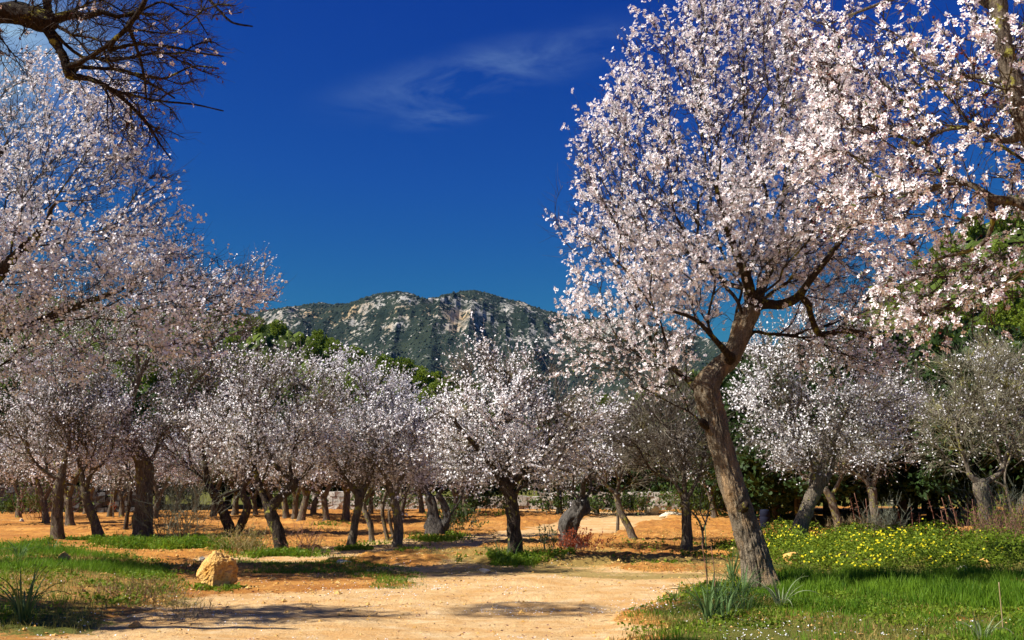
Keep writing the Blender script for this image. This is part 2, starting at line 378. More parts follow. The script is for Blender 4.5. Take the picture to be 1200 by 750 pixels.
# ------------------------------------------------------------------ ground layout (metres)
def fp(pts, h=0.0): return [flat(x, y, h) for x, y in pts]
PATH_NEAR = fp([(-200, 900), (40, 752), (150, 722), (225, 704), (262, 697), (330, 696), (430, 692), (492, 685), (478, 676), (440, 668), (470, 662), (540, 660), (640, 662), (720, 667), (830, 671), (1000, 667), (1400, 664), (1400, 668), (1000, 673), (860, 682), (812, 690), (785, 700), (762, 714), (748, 735), (735, 760), (700, 900)])
PATH_FAR = [flat(x, y) for x, y in [(340, 654), (400, 647), (470, 642), (530, 634), (600, 628), (660, 621), (705, 613), (742, 606), (728, 602), (690, 600), (640, 599)]]
BANK_L = fp([(-300, 640), (30, 641), (120, 655), (215, 668), (232, 688), (190, 712), (90, 740), (-100, 760), (-500, 800)])
ISLAND = fp([(270, 655), (400, 659), (468, 668), (462, 676), (492, 686), (440, 688), (385, 676), (300, 672)])
LAWN = fp([(752, 760), (762, 722), (795, 702), (850, 686), (905, 678), (1000, 674), (1400, 676), (1700, 900), (740, 900)])
YELLOW = fp([(872, 652), (895, 637), (960, 634), (1040, 637), (1130, 634), (1300, 628), (1500, 668), (1200, 676), (940, 675), (900, 668)])
def masks(x, y):
    w = 0.30 * fbm2(x * 1.3, y * 1.3, 3, 3) + 0.06 * noise2(x * 7, y * 7, 9)
    path = smooth(0.30, -0.30, poly_sd(x, y, PATH_NEAR) + w)
    pf = smooth(0.35, -0.25, line_d(x, y, PATH_FAR) - 1.3 + w * 1.4)
    path = np.maximum(path, pf)
    w2 = 0.5 * fbm2(x * 0.9 + 30, y * 0.9, 3, 5)
    g = smooth(0.5, -0.5, poly_sd(x, y, BANK_L) + w2) * (0.50 + 0.35 * fbm2(x * 0.7, y * 0.7, 3, 12))
    g = np.maximum(g, smooth(0.3, -0.4, poly_sd(x, y, ISLAND) + w2) * 0.5)
    g = np.maximum(g, smooth(0.35, -0.35, poly_sd(x, y, LAWN) + w2 * 0.6) * (0.72 + 0.3 * fbm2(x * 1.1, y * 1.1, 3, 14)))
    g = np.maximum(g, smooth(0.5, -0.5, poly_sd(x, y, YELLOW) + w2) * 0.95)
    # weedy orchard floor just past the road
    wd = smooth(13.5, 15.5, y) * smooth(26, 18, y) * smooth(-4, 0, x) * (0.42 + 0.5 * fbm2(x * 0.5, y * 1.2, 3, 21))
    dry = np.maximum(wd * 1.3, smooth(0.8, -0.6, poly_sd(x, y, BANK_L) + w2) * 0.62)
    dry = np.maximum(dry, 0.25 * smooth(0.1, 0.7, fbm2(x * 0.25, y * 0.9, 3, 33)) * smooth(15, 18, y))
    return path, np.clip(g, 0, 1), np.clip(dry, 0, 1)
def height(x, y, detail=True):
    x = np.asarray(x, float); y = np.asarray(y, float)
    z = 0.05 * fbm2(x * 0.18, y * 0.18, 3, 41)
    bl = poly_sd(x, y, BANK_L); z = z + smooth(0.3, -2.2, bl) * 0.20
    z = z + smooth(0.2, -1.5, poly_sd(x, y, LAWN)) * 0.04
    far = smooth(60, 500, np.hypot(x, y)); z = z + far * 1.5
    if detail:
        p, g, d = masks(x, y)
        z = z - p * 0.035
        orch = smooth(14.5, 17, y) * smooth(44, 40, y) * (1 - p)
        z = z + orch * 0.07 * np.sin(y * 2 * math.pi / 1.15 + 1.3 * fbm2(x * 0.15, y * 0.1, 2, 8)) * (0.6 + 0.5 * noise2(x * 0.3, y * 0.5, 6))
        cl = np.abs(fbm2(x * 4.2, y * 4.2, 3, 17)); z = z + cl * (0.016 + 0.035 * orch) * (1 - 0.75 * p)
        rut = np.exp(-((y - 12.4 - 0.12 * x) / 0.22) ** 2) + np.exp(-((y - 13.9 - 0.1 * x) / 0.25) ** 2)
        z = z - p * rut * 0.05 - p * .02 * fbm2(x * 1.7, y * 3.1, 3, 63)
    return z
def gh(x, y): return float(height(np.array([float(x)]), np.array([float(y)]))[0])
def on(px, py):                          # ground point under a photo pixel
    h = 0.0
    for _ in range(4):
        q = flat(px, py, h); h = gh(q[0], q[1])
    return np.array([q[0], q[1], h])
def axis(segs):
    out = []
    for a, b, s in segs: out.append(np.arange(a, b, s))
    out.append([segs[-1][1]]); return np.concatenate(out)
def geo(a, b, s0, r):
    v = [a]; s = s0
    while v[-1] < b: v.append(v[-1] + s); s *= r
    return np.array(v)
def build_ground():
    xs = np.concatenate([-geo(9, 3000, 0.1, 1.10)[::-1], np.arange(-9 + 0.06, 9, 0.065), geo(9, 3000, 0.1, 1.10)])
    ys = np.concatenate([np.array([-60., -30, -15, -8, -4, -1, 1.5, 3, 4]), np.arange(4.5, 8.5, 0.1), np.arange(8.5, 16, 0.055), np.arange(16, 24, 0.09), np.arange(24, 45, 0.16), geo(45, 3600, 0.3, 1.18)])
    X, Y = np.meshgrid(xs, ys); x, y = X.ravel(), Y.ravel()
    z = height(x, y); p, g, d = masks(x, y)
    lim = (y > 50); p = np.where(lim, 0, p)
    g = np.where(y > 47, 0.9, g); g = np.where(np.abs(x) > 60, 0.8, g)
    nx = len(xs); i = np.arange(len(ys) - 1)[:, None] * nx; j = np.arange(nx - 1)[None]
    Fq = np.stack([i + j, i + j + 1, i + nx + j + 1, i + nx + j], -1).reshape(-1, 4)
    me = mk('ground', np.stack([x, y, z], -1), [Fq], M['ground'], attrs={'path': ('POINT', p), 'green': ('POINT', g), 'dry': ('POINT', d)}, smoothf=True)
    o = link('ground', me); o['kind'] = 'structure'
build_ground()
def build_paths():
    # the trodden sandy road and the far track: thin sheets lying on the soil
    for nm, (x0, x1, y0, y1, st), fn in (('road', (-5, 12, 6.0, 18, 0.08), 0), ('path', (-7, 9, 15, 44, 0.16), 1)):
        xs, ys = np.arange(x0, x1, st), np.arange(y0, y1, st); X, Y = np.meshgrid(xs, ys); x, y = X.ravel(), Y.ravel()
        w = 0.30 * fbm2(x * 1.3, y * 1.3, 3, 3) + 0.06 * noise2(x * 7, y * 7, 9)
        sd = poly_sd(x, y, PATH_NEAR) + w if fn == 0 else line_d(x, y, PATH_FAR) - 1.3 + w * 1.4
        z = height(x, y) + 0.004
        nx = len(xs); i = np.arange(len(ys) - 1)[:, None] * nx; j = np.arange(nx - 1)[None]
        Fq = np.stack([i + j, i + j + 1, i + nx + j + 1, i + nx + j], -1).reshape(-1, 4)
        keep = (sd[Fq] < -0.05).all(1)
        if fn == 1: keep &= (poly_sd(x, y, PATH_NEAR)[Fq] > 0.1).all(1)
        Fq = Fq[keep]; u, inv = np.unique(Fq, return_inverse=True); Fq = inv.reshape(-1, 4)
        p, g, d = masks(x[u], y[u])
        me = mk(nm, np.stack([x, y, z], -1)[u], [Fq], M['ground'], attrs={'path': ('POINT', np.maximum(p, .0)), 'green': ('POINT', g), 'dry': ('POINT', d)}, smoothf=True)
        link(nm, me)['kind'] = 'structure'
build_paths()

# ------------------------------------------------------------------ mountain and hills
def interp_px(profile, Y):
    P = np.array([at(x, y, Y)[[0, 2]] for x, y in profile]); return P
def grid_faces(nx, ny):
    i = np.arange(ny - 1)[:, None] * nx; j = np.arange(nx - 1)[None]
    return np.stack([i + j, i + j + 1, i + nx + j + 1, i + nx + j], -1).reshape(-1, 4)
def ridged(x, y, o, seed, gain=0.5):
    a, s, r = 1.0, 1.0, 0
    for k in range(o): r = r + a * (1 - 2 * np.abs(noise2(x * s, y * s, seed + k * 5))); a *= gain; s *= 2.07
    return r
def scatter_cones(x, y, z, s, mat, name):
    # low rounded crowns: squashed six-sided domes
    n = len(x); th = np.arange(5) * 2 * np.pi / 5
    base = np.concatenate([np.stack([np.cos(th), np.sin(th), np.full(5, 0.0)], -1), np.stack([0.75 * np.cos(th + .6), 0.75 * np.sin(th + .6), np.full(5, 0.75)], -1), [[0, 0, 1.25]]])
    Fl = []
    for k in range(5):
        k2 = (k + 1) % 5; Fl += [(k, k2, 5 + k), (k2, 5 + k2, 5 + k), (5 + k, 5 + k2, 10)]
    Fl = np.array(Fl); a = rng.uniform(0, 6.28, n); ca, sa = np.cos(a), np.sin(a)
    B = base[None] * (1 + rng.uniform(-.25, .25, (n, 11, 1)))
    V = np.stack([B[..., 0] * ca[:, None] - B[..., 1] * sa[:, None], B[..., 0] * sa[:, None] + B[..., 1] * ca[:, None], B[..., 2]], -1) * s[:, None, None] + np.stack([x, y, z], -1)[:, None]
    FF = (Fl[None] + np.arange(n)[:, None, None] * 11).reshape(-1, 3)
    me = mk(name, V.reshape(-1, 3), [FF], mat, attrs={'tint': ('POINT', np.repeat(rng.uniform(0, 1, n), 11))})
    return me
def build_mountain():
    prof = interp_px([(-500, 420), (-200, 400), (100, 385), (250, 376), (280, 371), (312, 362), (330, 359), (347, 356), (365, 353), (378, 351), (392, 355), (410, 354), (432, 346), (450, 342), (465, 340), (480, 342), (498, 349), (515, 345), (540, 339), (556, 337), (575, 341), (592, 347), (610, 350), (630, 356), (650, 364), (680, 372), (720, 372), (760, 378), (800, 390), (880, 402), (1000, 410), (1300, 425), (1700, 470)], 2500)
    xs = np.arange(-1500, 1700, 9.0); ys = np.arange(1350, 2800, 9.0)
    X, Y = np.meshgrid(xs, ys); ridge = np.interp(X, prof[:, 0], prof[:, 1])
    wob = 90 * fbm2(X / 420, Y / 420, 3, 61)
    t = np.clip((Y + wob * smooth(2500, 2200, Y) - 1350) / (2500 - 1350), 0, 1.15)
    f = np.where(t <= 1, t ** 1.25, 1 - (t - 1) * 1.5)
    spur = ridged(X / 420, Y / 900, 4, 70)
    gul = ridged(X / 130, Y / 260, 4, 90)
    amp = smooth(0, 0.25, t) * (1 - smooth(0.86, 1.0, t) * 0.985)
    Z = ridge * f + amp * (spur * 42 - 30 + gul * 26)
    # small crags on the crest
    Z = Z + smooth(0.9, 1.0, t) * 2.6 * fbm2(X / 26, Y / 40, 3, 77)
    # cliff steps
    st = 34.0; q = Z / st + 0.5 * fbm2(X / 200, Y / 200, 3, 55); fr = q - np.floor(q)
    step = (smooth(0.35, 0.65, fr) - fr) * st * 0.16 * smooth(60, 160, Z); Z = Z + step * (1 - smooth(0.88, 1.0, t))
    Z = np.where(Y > 2500, np.minimum(Z, ridge * 1.02), Z) - 6
    cap = np.interp(X * 2500 / Y, prof[:, 0], prof[:, 1]) * Y / 2500 - 3 + 2.2 * fbm2(X / 30, Y / 30, 3, 78); Z = np.where((Y < 2500) & (Z > cap), cap - (Z - cap) * .5, Z)
    gy, gx = np.gradient(Z, 9.0); slope = np.hypot(gx, gy)
    rockn = .6 * fbm2(X / 60, Z / 50 + Y / 300, 3, 33) + .75 * ridged(X / 30, Z / 55 + Y / 200, 3, 35) * .6
    band = smooth(150, 330, Z)
    rock = 0.10 + 0.22 * smooth(0.55, 1.25, slope) + 0.42 * rockn * band - 0.12 * (1 - band) + .22 * fbm2(X / 20, Z / 26 + Y / 90, 3, 37) + .16 * smooth(.55, 1.0, t)
    # big pale faces seen on the real mountain
    for (px, py, rx, rz, s_) in ((545, 372, 30, 20, .45), (560, 385, 26, 12, .35), (450, 355, 20, 9, .35), (375, 357, 14, 6, .3), (625, 400, 34, 14, .5), (700, 384, 40, 20, .45), (800, 400, 50, 18, .4), (590, 350, 22, 6, .4), (470, 345, 30, 5, .2), (655, 410, 16, 10, .4)):
        c = at(px, py, 2350); sx, sz = rx * 2.0, rz * 2.0
        rock = rock + s_ * np.exp(-((X - c[0]) / sx) ** 2 - ((Z - c[2]) / sz) ** 2)
    rock = np.clip(.06 + rock * .62, 0, .62)
    me = mk('mountain', np.stack([X, Y, Z], -1).reshape(-1, 3), [grid_faces(len(xs), len(ys))], M['mountain'], attrs={'rock': ('POINT', rock.ravel())}, smoothf=False)
    link('mountain', me)['kind'] = 'structure'
    n = 90000; ix = rng.integers(0, len(xs) - 1, n); iy = rng.integers(0, len(ys) - 1, n)
    k = (rock[iy, ix] + rng.uniform(-.2, .2, n) < 0.44) & (Y[iy, ix] < 2540) & (Z[iy, ix] > 70)
    k &= (np.abs(X[iy, ix]) / Y[iy, ix] < 0.60)
    ix, iy = ix[k][:30000], iy[k][:30000]; x = xs[ix] + rng.uniform(-4, 4, len(ix)); y = ys[iy] + rng.uniform(-4, 4, len(ix))
    fx, fy = (x - xs[0]) / 9, (y - ys[0]) / 9; i0, j0 = np.clip(fx.astype(int), 0, len(xs) - 2), np.clip(fy.astype(int), 0, len(ys) - 2); u, v = fx - i0, fy - j0
    z = (Z[j0, i0] * (1 - u) * (1 - v) + Z[j0, i0 + 1] * u * (1 - v) + Z[j0 + 1, i0] * (1 - u) * v + Z[j0 + 1, i0 + 1] * u * v)
    me = scatter_cones(x, y, z - 1, rng.uniform(1.0, 3.9, len(x)), M['mountain_wood'], 'mountain_woodland')
    o = link('mountain_woodland', me); o['kind'] = 'stuff'; o['label'] = 'dark scrubby woodland covering the far rocky mountain'; o['category'] = 'woodland'
build_mountain()
HILLS = {}
def build_hill(name, prof_px, Y0, Y1, x0, x1, st, rockpx, seed, key):
    prof = interp_px(prof_px, Y1)
    xs = np.arange(x0, x1, st); ys = np.arange(Y0, Y1 * 1.35, st); X, Y = np.meshgrid(xs, ys)
    # profile in terms of viewing angle so that the hill keeps its outline over its depth
    ridge = np.interp(X, prof[:, 0], prof[:, 1])
    t = np.clip((Y - Y0) / (Y1 - Y0), 0, 1.4); f = np.where(t < 1, t ** 1.15, 1 - 0.6 * (t - 1))
    Z = ridge * f + smooth(0, .3, t) * (1 - smooth(.8, 1, t) * .8) * (Y1 * 0.012) * ridged(X / (Y1 * .16), Y / (Y1 * .16), 4, seed)
    Z = Z - 0.6
    rock = 0.16 + 0.25 * fbm2(X / (Y1 * .05), Y / (Y1 * .05), 4, seed + 3)
    for (px, py, rx, rz, s_) in rockpx:
        c = at(px, py, Y1 * .95); rock = rock + s_ * np.exp(-((X - c[0]) / (rx * Y1 / F_PX)) ** 2 - ((Z - c[2]) / (rz * Y1 / F_PX)) ** 2)
    me = mk(name, np.stack([X, Y, Z], -1).reshape(-1, 3), [grid_faces(len(xs), len(ys))], M['hill'], attrs={'rock': ('POINT', np.clip(rock, 0, 1).ravel())}, smoothf=True)
    link(name, me)['kind'] = 'structure'
    n = 14000; i_ = rng.integers(2, len(xs) - 2, n); j_ = rng.integers(4, int(len(ys) * .82), n); kk = (np.abs(X[j_, i_]) / Y[j_, i_] < .58) & (Y[j_, i_] > 120); i_, j_ = i_[kk], j_[kk]
    me = scatter_cones(X[j_, i_] + rng.uniform(-st, st, len(i_)) * .4, Y[j_, i_], Z[j_, i_] - .25, rng.uniform(.5, 1.9, len(i_)) * Y[j_, i_] / 230, M['hill_scrub'], 'hillside_scrub')
    o = link('hillside_scrub', me); o['kind'] = 'stuff'; o['label'] = 'low green scrub covering the %s' % name.replace('_', ' '); o['category'] = 'scrub'
    def h(x, y):
        fx, fy = (x - xs[0]) / st, (y - ys[0]) / st; i, j = int(np.clip(fx, 0, len(xs) - 2)), int(np.clip(fy, 0, len(ys) - 2)); u, v = fx - i, fy - j
        return Z[j, i] * (1 - u) * (1 - v) + Z[j, i + 1] * u * (1 - v) + Z[j + 1, i] * (1 - u) * v + Z[j + 1, i + 1] * u * v
    HILLS[key] = h
build_hill('left_hill', [(-900, 300), (-300, 330), (0, 350), (150, 366), (230, 374), (280, 380), (320, 388), (350, 396), (380, 408), (430, 432), (480, 454), (540, 478), (600, 510), (700, 548), (800, 556)], 95, 330, -330, 40, 3.0, [(300, 388, 30, 10, .5), (345, 400, 20, 8, .35), (250, 380, 30, 8, .4)], 140, 'L')
build_hill('right_hill', [(480, 556), (560, 545), (640, 510), (700, 486), (760, 468), (850, 445), (950, 410), (1050, 345), (1120, 290), (1160, 262), (1200, 246), (1300, 205), (1500, 140), (1900, 60), (2600, 0)], 70, 240, -30, 330, 2.5, [(1190, 250, 22, 9, .3)], 170, 'R')

# ------------------------------------------------------------------ flowers, twigs, leaves (vectorised)
def rot_frames(nv, spin):
    nv = nrm(nv); ref = np.where(np.abs(nv[:, 2:3]) < 0.9, np.array([[0, 0, 1.0]]), np.array([[1.0, 0, 0]]))
    x = nrm(np.cross(ref, nv)); y = np.cross(nv, x); c, s = np.cos(spin)[:, None], np.sin(spin)[:, None]
    return x * c + y * s, -x * s + y * c, nv
def flower_tpl(level):
    V, Fc, pk = [], [], []
    if level == 2:                       # five separate notched petals
        for k in range(5):
            a = k * 2 * math.pi / 5; b = len(V)
            for (rr, da, z, p) in ((0.14, 0, 0.0, 1), (0.62, -0.56, 0.16, 0.12), (1.0, -0.16, 0.26, 0), (1.0, 0.20, 0.22, 0), (0.66, 0.58, 0.10, 0.1)):
                V.append((rr * math.cos(a + da), rr * math.sin(a + da), z)); pk.append(p)
            Fc += [(b, b + 1, b + 2), (b, b + 2, b + 3), (b, b + 3, b + 4)]
    elif level == 1:                     # shallow star cup
        V.append((0, 0, -0.1)); pk.append(0.72)
        for k in range(5):
            a = k * 2 * math.pi / 5 + 0.2; r_ = 0.85 if k % 2 else 1.1; V.append((r_ * math.cos(a), r_ * math.sin(a), 0.25 if k % 2 else 0.05)); pk.append(0)
        for k in range(5): Fc.append((0, 1 + k, 1 + (k + 1) % 5))
    else:                                # folded blossom speck
        V += [(-1, -.5, .2), (0, -.9, -.1), (0, .9, -.1), (1, .4, .3)]; pk += [0, .3, .3, 0]; Fc += [(0, 1, 2), (1, 3, 2)]
    return np.array(V, float), np.array(Fc), np.array(pk, float)
FT = {k: flower_tpl(k) for k in (0, 1, 2)}
def flowers(P, Nv, size, level):
    V0, F0, pk = FT[level]; n = len(P); x, y, z = rot_frames(Nv, rng.uniform(0, 6.28, n)); s = size[:, None, None]
    ope = rng.uniform(0.6, 2.2, n)[:, None, None]
    V = P[:, None] + s * (V0[None, :, 0:1] * x[:, None] + V0[None, :, 1:2] * y[:, None] + ope * V0[None, :, 2:3] * z[:, None])
    V = V + rng.normal(0, 0.08, V.shape) * s
    FF = (F0[None] + np.arange(n)[:, None, None] * len(V0)).reshape(-1, 3)
    return V.reshape(-1, 3), FF, np.tile(pk, n), np.repeat(rng.uniform(0, 1, n) ** 1.6, len(V0))
def twigs(P, D, L, r, bend, segs=2, tk=.07):
    """three-sided tapering twigs, returns verts, faces, sampler"""
    n = len(P); K = segs + 1; t = np.linspace(0, 1, K)
    kink = rng.normal(0, tk, (n, K, 3)) * L[:, None, None]; kink[:, 0] = 0
    C = P[:, None] + D[:, None] * (L[:, None] * t[None])[..., None] + bend[:, None] * (t[None] ** 2)[..., None] * L[:, None, None] + kink
    x, y, z = rot_frames(D, rng.uniform(0, 6.28, n)); th = np.arange(3) * 2 * math.pi / 3
    rad = r[:, None] * (1 - 0.75 * t[None])
    ring = C[:, :, None] + rad[..., None, None] * (x[:, None, None] * np.cos(th)[None, None, :, None] + y[:, None, None] * np.sin(th)[None, None, :, None])
    V = ring.reshape(-1, 3); base = (np.arange(n) * K * 3)[:, None, None]; i = (np.arange(segs) * 3)[None, :, None]; j = np.arange(3)[None, None]; j2 = (j + 1) % 3
    Fq = np.stack([base + i + j, base + i + j2, base + i + 3 + j2, base + i + 3 + j], -1).reshape(-1, 4)
    def sample(idx, tt):
        f = tt * segs; a = np.clip(f.astype(int), 0, segs - 1); u = (f - a)[:, None]; return C[idx, a] * (1 - u) + C[idx, a + 1] * u
    return V, Fq, sample

# ------------------------------------------------------------------ tree grower
class Tree:
    pass
def grow_tree(skel, attract, step=0.3, alpha=0.45, seed=0, tip=0.006, expo=2.4, crook=0.10, up=0.15):
    """skel: list of (points (K,3), radii (K,), parent (chain index, fraction) or None). Returns node graph"""
    lr = np.random.default_rng(seed)
    nmax = 60000; Pn = np.zeros((nmax, 3)); par = np.full(nmax, -1); rad = np.zeros(nmax); sk = np.zeros(nmax, int); plen = np.zeros(nmax); n = 0
    chains = []
    for ci, (pts, rr, pa) in enumerate(skel):
        dense = catmull(np.column_stack([pts, rr]), 5); ids = []
        for k, q in enumerate(dense):
            if k == 0 and pa is not None:
                ids.append(chains[pa[0]][int(round(pa[1] * (len(chains[pa[0]]) - 1)))]); continue
            Pn[n] = q[:3]; rad[n] = q[3]; sk[n] = ci + 1; par[n] = ids[-1] if ids else -1
            plen[n] = (plen[par[n]] + np.linalg.norm(Pn[n] - Pn[par[n]])) if par[n] >= 0 else 0
            ids.append(n); n += 1
        chains.append(ids)
    ns = n
    # growth only starts in the upper part of the skeleton
    ok = np.zeros(nmax, bool)
    for ci, ids in enumerate(chains):
        lo = 0.8 if ci == 0 else 0.25
        for k, i in enumerate(ids):
            if k >= lo * (len(ids) - 1): ok[i] = True
    A = attract; S = Pn[:ns][ok[:ns]]
    d0 = np.min(np.linalg.norm(A[:, None] - S[None], axis=-1), 1); A = A[np.argsort(d0 + lr.normal(0, 0.15, len(A)))]
    for a in A:
        act = np.nonzero(ok[:n])[0]; dv = a - Pn[act]; dist = np.linalg.norm(dv, axis=1)
        # prefer to leave a branch forwards rather than backwards
        pp = Pn[act] - Pn[np.maximum(par[act], 0)]; pl = np.linalg.norm(pp, axis=1) + 1e-6
        cosb = (dv * pp).sum(1) / (dist * pl + 1e-6)
        i = act[np.argmin(dist * (1.35 - 0.35 * cosb) + alpha * plen[act])]
        L = np.linalg.norm(a - Pn[i])
        if L < 0.05: continue
        k = max(1, int(round(L / step))); p0 = Pn[i]; pd = p0 - Pn[par[i]] if par[i] >= 0 else np.array([0, 0, 1.0]); pd = pd / (np.linalg.norm(pd) + 1e-9)
        c = p0 + (pd * 0.6 + (a - p0) / L * 0.5 + np.array([0, 0, up])) * L * 0.42
        prev = i
        for j in range(1, k + 1):
            t = j / k; q = (1 - t) ** 2 * p0 + 2 * t * (1 - t) * c + t * t * a
            if j < k: q = q + lr.normal(0, crook * L / k, 3)
            Pn[n] = q; par[n] = prev; plen[n] = plen[prev] + np.linalg.norm(q - Pn[prev]); ok[n] = True; prev = n; n += 1
            if n >= nmax - 5: break
    P = Pn[:n]; par = par[:n]; acc = np.zeros(n); r = np.zeros(n)
    for i in range(n - 1, -1, -1):
        r[i] = tip if acc[i] == 0 else acc[i] ** (1 / expo)
        if par[i] >= 0: acc[par[i]] += r[i] ** expo
    r[:ns] = np.maximum(rad[:ns], r[:ns] * 0.5)
    mainc = np.full(n, -1); best = np.zeros(n)
    for i in range(n):
        if par[i] >= 0 and r[i] + (10 if i < ns else 0) > best[par[i]]: best[par[i]] = r[i] + (10 if i < ns else 0); mainc[par[i]] = i
    for i in range(ns, n):
        p = par[i]
        if mainc[p] == i: r[i] = max(r[i], min(r[p], 0.5) * math.exp(-np.linalg.norm(P[i] - P[p]) / 0.55))
        r[i] = min(r[i], r[p] * 0.95)
    T = Tree(); T.P, T.par, T.r, T.ns, T.chains, T.mainc, T.n = P, par, r, ns, chains, mainc, n
    T.radskel = rad
    return T
def bark_shape(seed, rough, flare=0.35, base_z=0.0, gnarl=0.12, fr=1.0):
    def f(th, ring, P, r):
        q = ring - P[:, None] ; L = np.concatenate([[0], np.cumsum(np.linalg.norm(np.diff(P, axis=0), axis=1))])
        c = np.stack([np.cos(th)[None] * np.ones((len(P), 1)) * 1.0, np.sin(th)[None] * np.ones((len(P), 1)), (L / (r.max() + 1e-6))[:, None] * np.ones((1, len(th)))], -1)
        m = 1 + gnarl * noise3(c * np.array([1.1, 1.1, 0.8]) + seed, seed) + 0.5 * gnarl * noise3(c * np.array([2.3, 2.3, 1.6]), seed + 1)
        ri = 1 - np.abs(noise3(c * np.array([5.5, 5.5, 0.9]) * fr, seed + 2)) * 2; m = m + rough * (ri - .45)
        ri2 = 1 - np.abs(noise3(c * np.array([13, 13, 2.6]) * fr, seed + 4)) * 2; m = m + rough * 0.55 * (ri2 - .45)
        m = m + gnarl * 1.3 * smooth(.35, .75, noise3(c * np.array([1.7, 1.7, .9]) * fr, seed + 6))
        hz = np.maximum(P[:, 2] - base_z, 0)[:, None]
        lob = 0.45 + 0.5 * np.cos(3 * th[None] + seed) + 0.3 * np.cos(5 * th[None] + seed * 2)
        m = m + flare * np.exp(-hz / (0.55 * r.max() + 0.02)) * lob * (1 if flare else 0)
        return m
    return f
def build_tree(px, py, skel_px, crown, wsc=1.0, limbm=None, barkf=1.0, lobes=0, tkink=.07, dsc=1.0, name='almond_tree', label='', group=None, cat='tree', natt=300, ntw=5, tlen=0.45, tr=0.006,
               nfl=0, fsize=0.024, flevel=1, barkm='bark', twigm='twig_grey', petalm='petal_far', seed=1, step=0.3, sides=16, dens=6, lich=0,
               crook=0.10, Y=None, pos=None, rough=0.07, gnarl=0.12, flare=0.35, hang=0.0, leaves=0, gap=0.15, tip=0.006, fcl=1, base=None, nbud=0, alpha=0.45):
    """skel_px: list of (points [(x,y,width px[,depth m])], parent). crown: list of (x,y,rx,ry,rdepth m,depth offset m) ellipsoids, read off at the tree's own distance"""
    b = on(px, py) if base is None else np.array(base, float)
    Yb = b[1]; k = Yb / F_PX
    skel = []
    for pts, pa in skel_px:
        Q, Rr = [], []
        for q in pts:
            dz = q[3] if len(q) > 3 else 0.0
            p = at(q[0], q[1], Yb + dz) - b; Q.append(p); Rr.append(wsc * q[2] * 0.5 * (Yb + dz) / F_PX)
        skel.append((np.array(Q), np.array(Rr), pa))
    sh = skel[0][0][0].copy(); sh[2] += 0.08
    skel[0][0][0] = (skel[0][0][0][0], skel[0][0][0][1], -0.08)
    lr = np.random.default_rng(seed * 13 + 5); rngs = []
    if lobes:
        extra = []
        for q in range(lobes):
            c = crown[lr.integers(len(crown))]; a = lr.uniform(-.45, math.pi + .45); f = lr.uniform(.30, .55)
            extra.append((c[0] + math.cos(a) * c[2] * 1.0, c[1] - math.sin(a) * c[3] * .78, c[2] * f, c[3] * f, c[4] * .5, lr.normal(0, c[4] * .5)))
        crown = list(crown) + extra
    vol = np.array([c[2] * c[3] * max(c[4], .3) for c in crown], float) ** 0.75; vol /= vol.sum(); A = []
    for c, v in zip(crown, vol):
        v = v * (c[6] if len(c) > 6 else 1); m = int(natt * v * 1.6) + 3; d = nrm(lr.normal(size=(m, 3))); rr = lr.uniform(0.02, 1, m) ** (1 / 2.3)
        cc = at(c[0], c[1], Yb + (c[5] if len(c) > 5 else 0)) - b
        q = cc + d * rr[:, None] * np.array([c[2] * k, c[4] * dsc, c[3] * k]); nz = noise3(q * 1.1 + seed, seed + 50)
        q = q[nz > -1 + gap * 2 + lr.uniform(-.35, .35, m)][:int(natt * v)]; A.append(q)
    A = np.vstack(A); A = A[A[:, 2] > 0.5]
    T = grow_tree(skel, A, step=step, seed=seed, crook=crook, tip=tip, alpha=alpha)
    root = thing(name, label, cat, b, group)
    ub = 0.0
    # trunk and limbs, one part each
    for ci, ids in enumerate(T.chains):
        P = T.P[ids].copy(); rr = T.r[ids].copy()
        if ci > 0 : rr[0] = min(rr[0], rr[1] * 1.15)
        D = catmull(np.column_stack([P, rr]), max(1, int(round(np.linalg.norm(P[1] - P[0]) / (0.02 if sides > 100 else 0.035 if sides > 24 else 0.10)))))
        if ci == 0:      # continue the base a little underground
            pass
        V, Fc = tube(D[:, :3], np.maximum(D[:, 3], 0.004), sides if rr.max() > 0.05 else 10, bark_shape(seed + ci * 3, rough, flare if ci == 0 else 0, 0, gnarl, barkf))
        link('trunk' if ci == 0 else 'limb', mk('trunk' if ci == 0 else 'limb', V, Fc, M[barkm if ci == 0 else (limbm or barkm)], smoothf=True), root)
    # grown branches
    acc = Acc(); started = set()
    for i in range(T.ns, T.n):
        p = T.par[i]
        if T.mainc[p] == i and p >= T.ns: continue
        ch = [p, i]; j = i
        while T.mainc[j] >= 0: j = T.mainc[j]; ch.append(j)
        P = T.P[ch]; rr = T.r[ch].copy(); rr[0] = min(rr[0], rr[1] * 1.25); thick = rr.max()
        if len(ch) > 2: D = catmull(np.column_stack([P, rr]), 2 if thick > 0.012 else 1)
        else: D = np.column_stack([P, rr])
        V, Fc = tube(D[:, :3], np.maximum(D[:, 3], 0.0025), 8 if thick > 0.04 else (5 if thick > 0.014 else 3), None, cap=False); acc.add(V, Fc)
    link('branches', acc.mesh('branches', M[limbm or barkm], True), root, kind='stuff')
    # twigs
    cand = np.nonzero((np.arange(T.n) >= T.ns) & (T.r < 0.022))[0]; w = np.exp(-T.r[cand] / 0.012)
    nt = ntw * natt; src = cand[lr.choice(len(cand), nt, p=w / w.sum())]
    pd = nrm(T.P[src] - T.P[T.par[src]]); u = lr.uniform(0, 1, nt)[:, None]; P0 = T.P[src] * u + T.P[T.par[src]] * (1 - u)
    cen = A.mean(0); outw = nrm(P0 - cen)
    D = nrm(pd * 0.7 + outw * 0.45 + lr.normal(0, 0.55, (nt, 3)) + np.array([0, 0, 0.28 - hang])); Lt = tlen * lr.uniform(0.35, 1.25, nt)
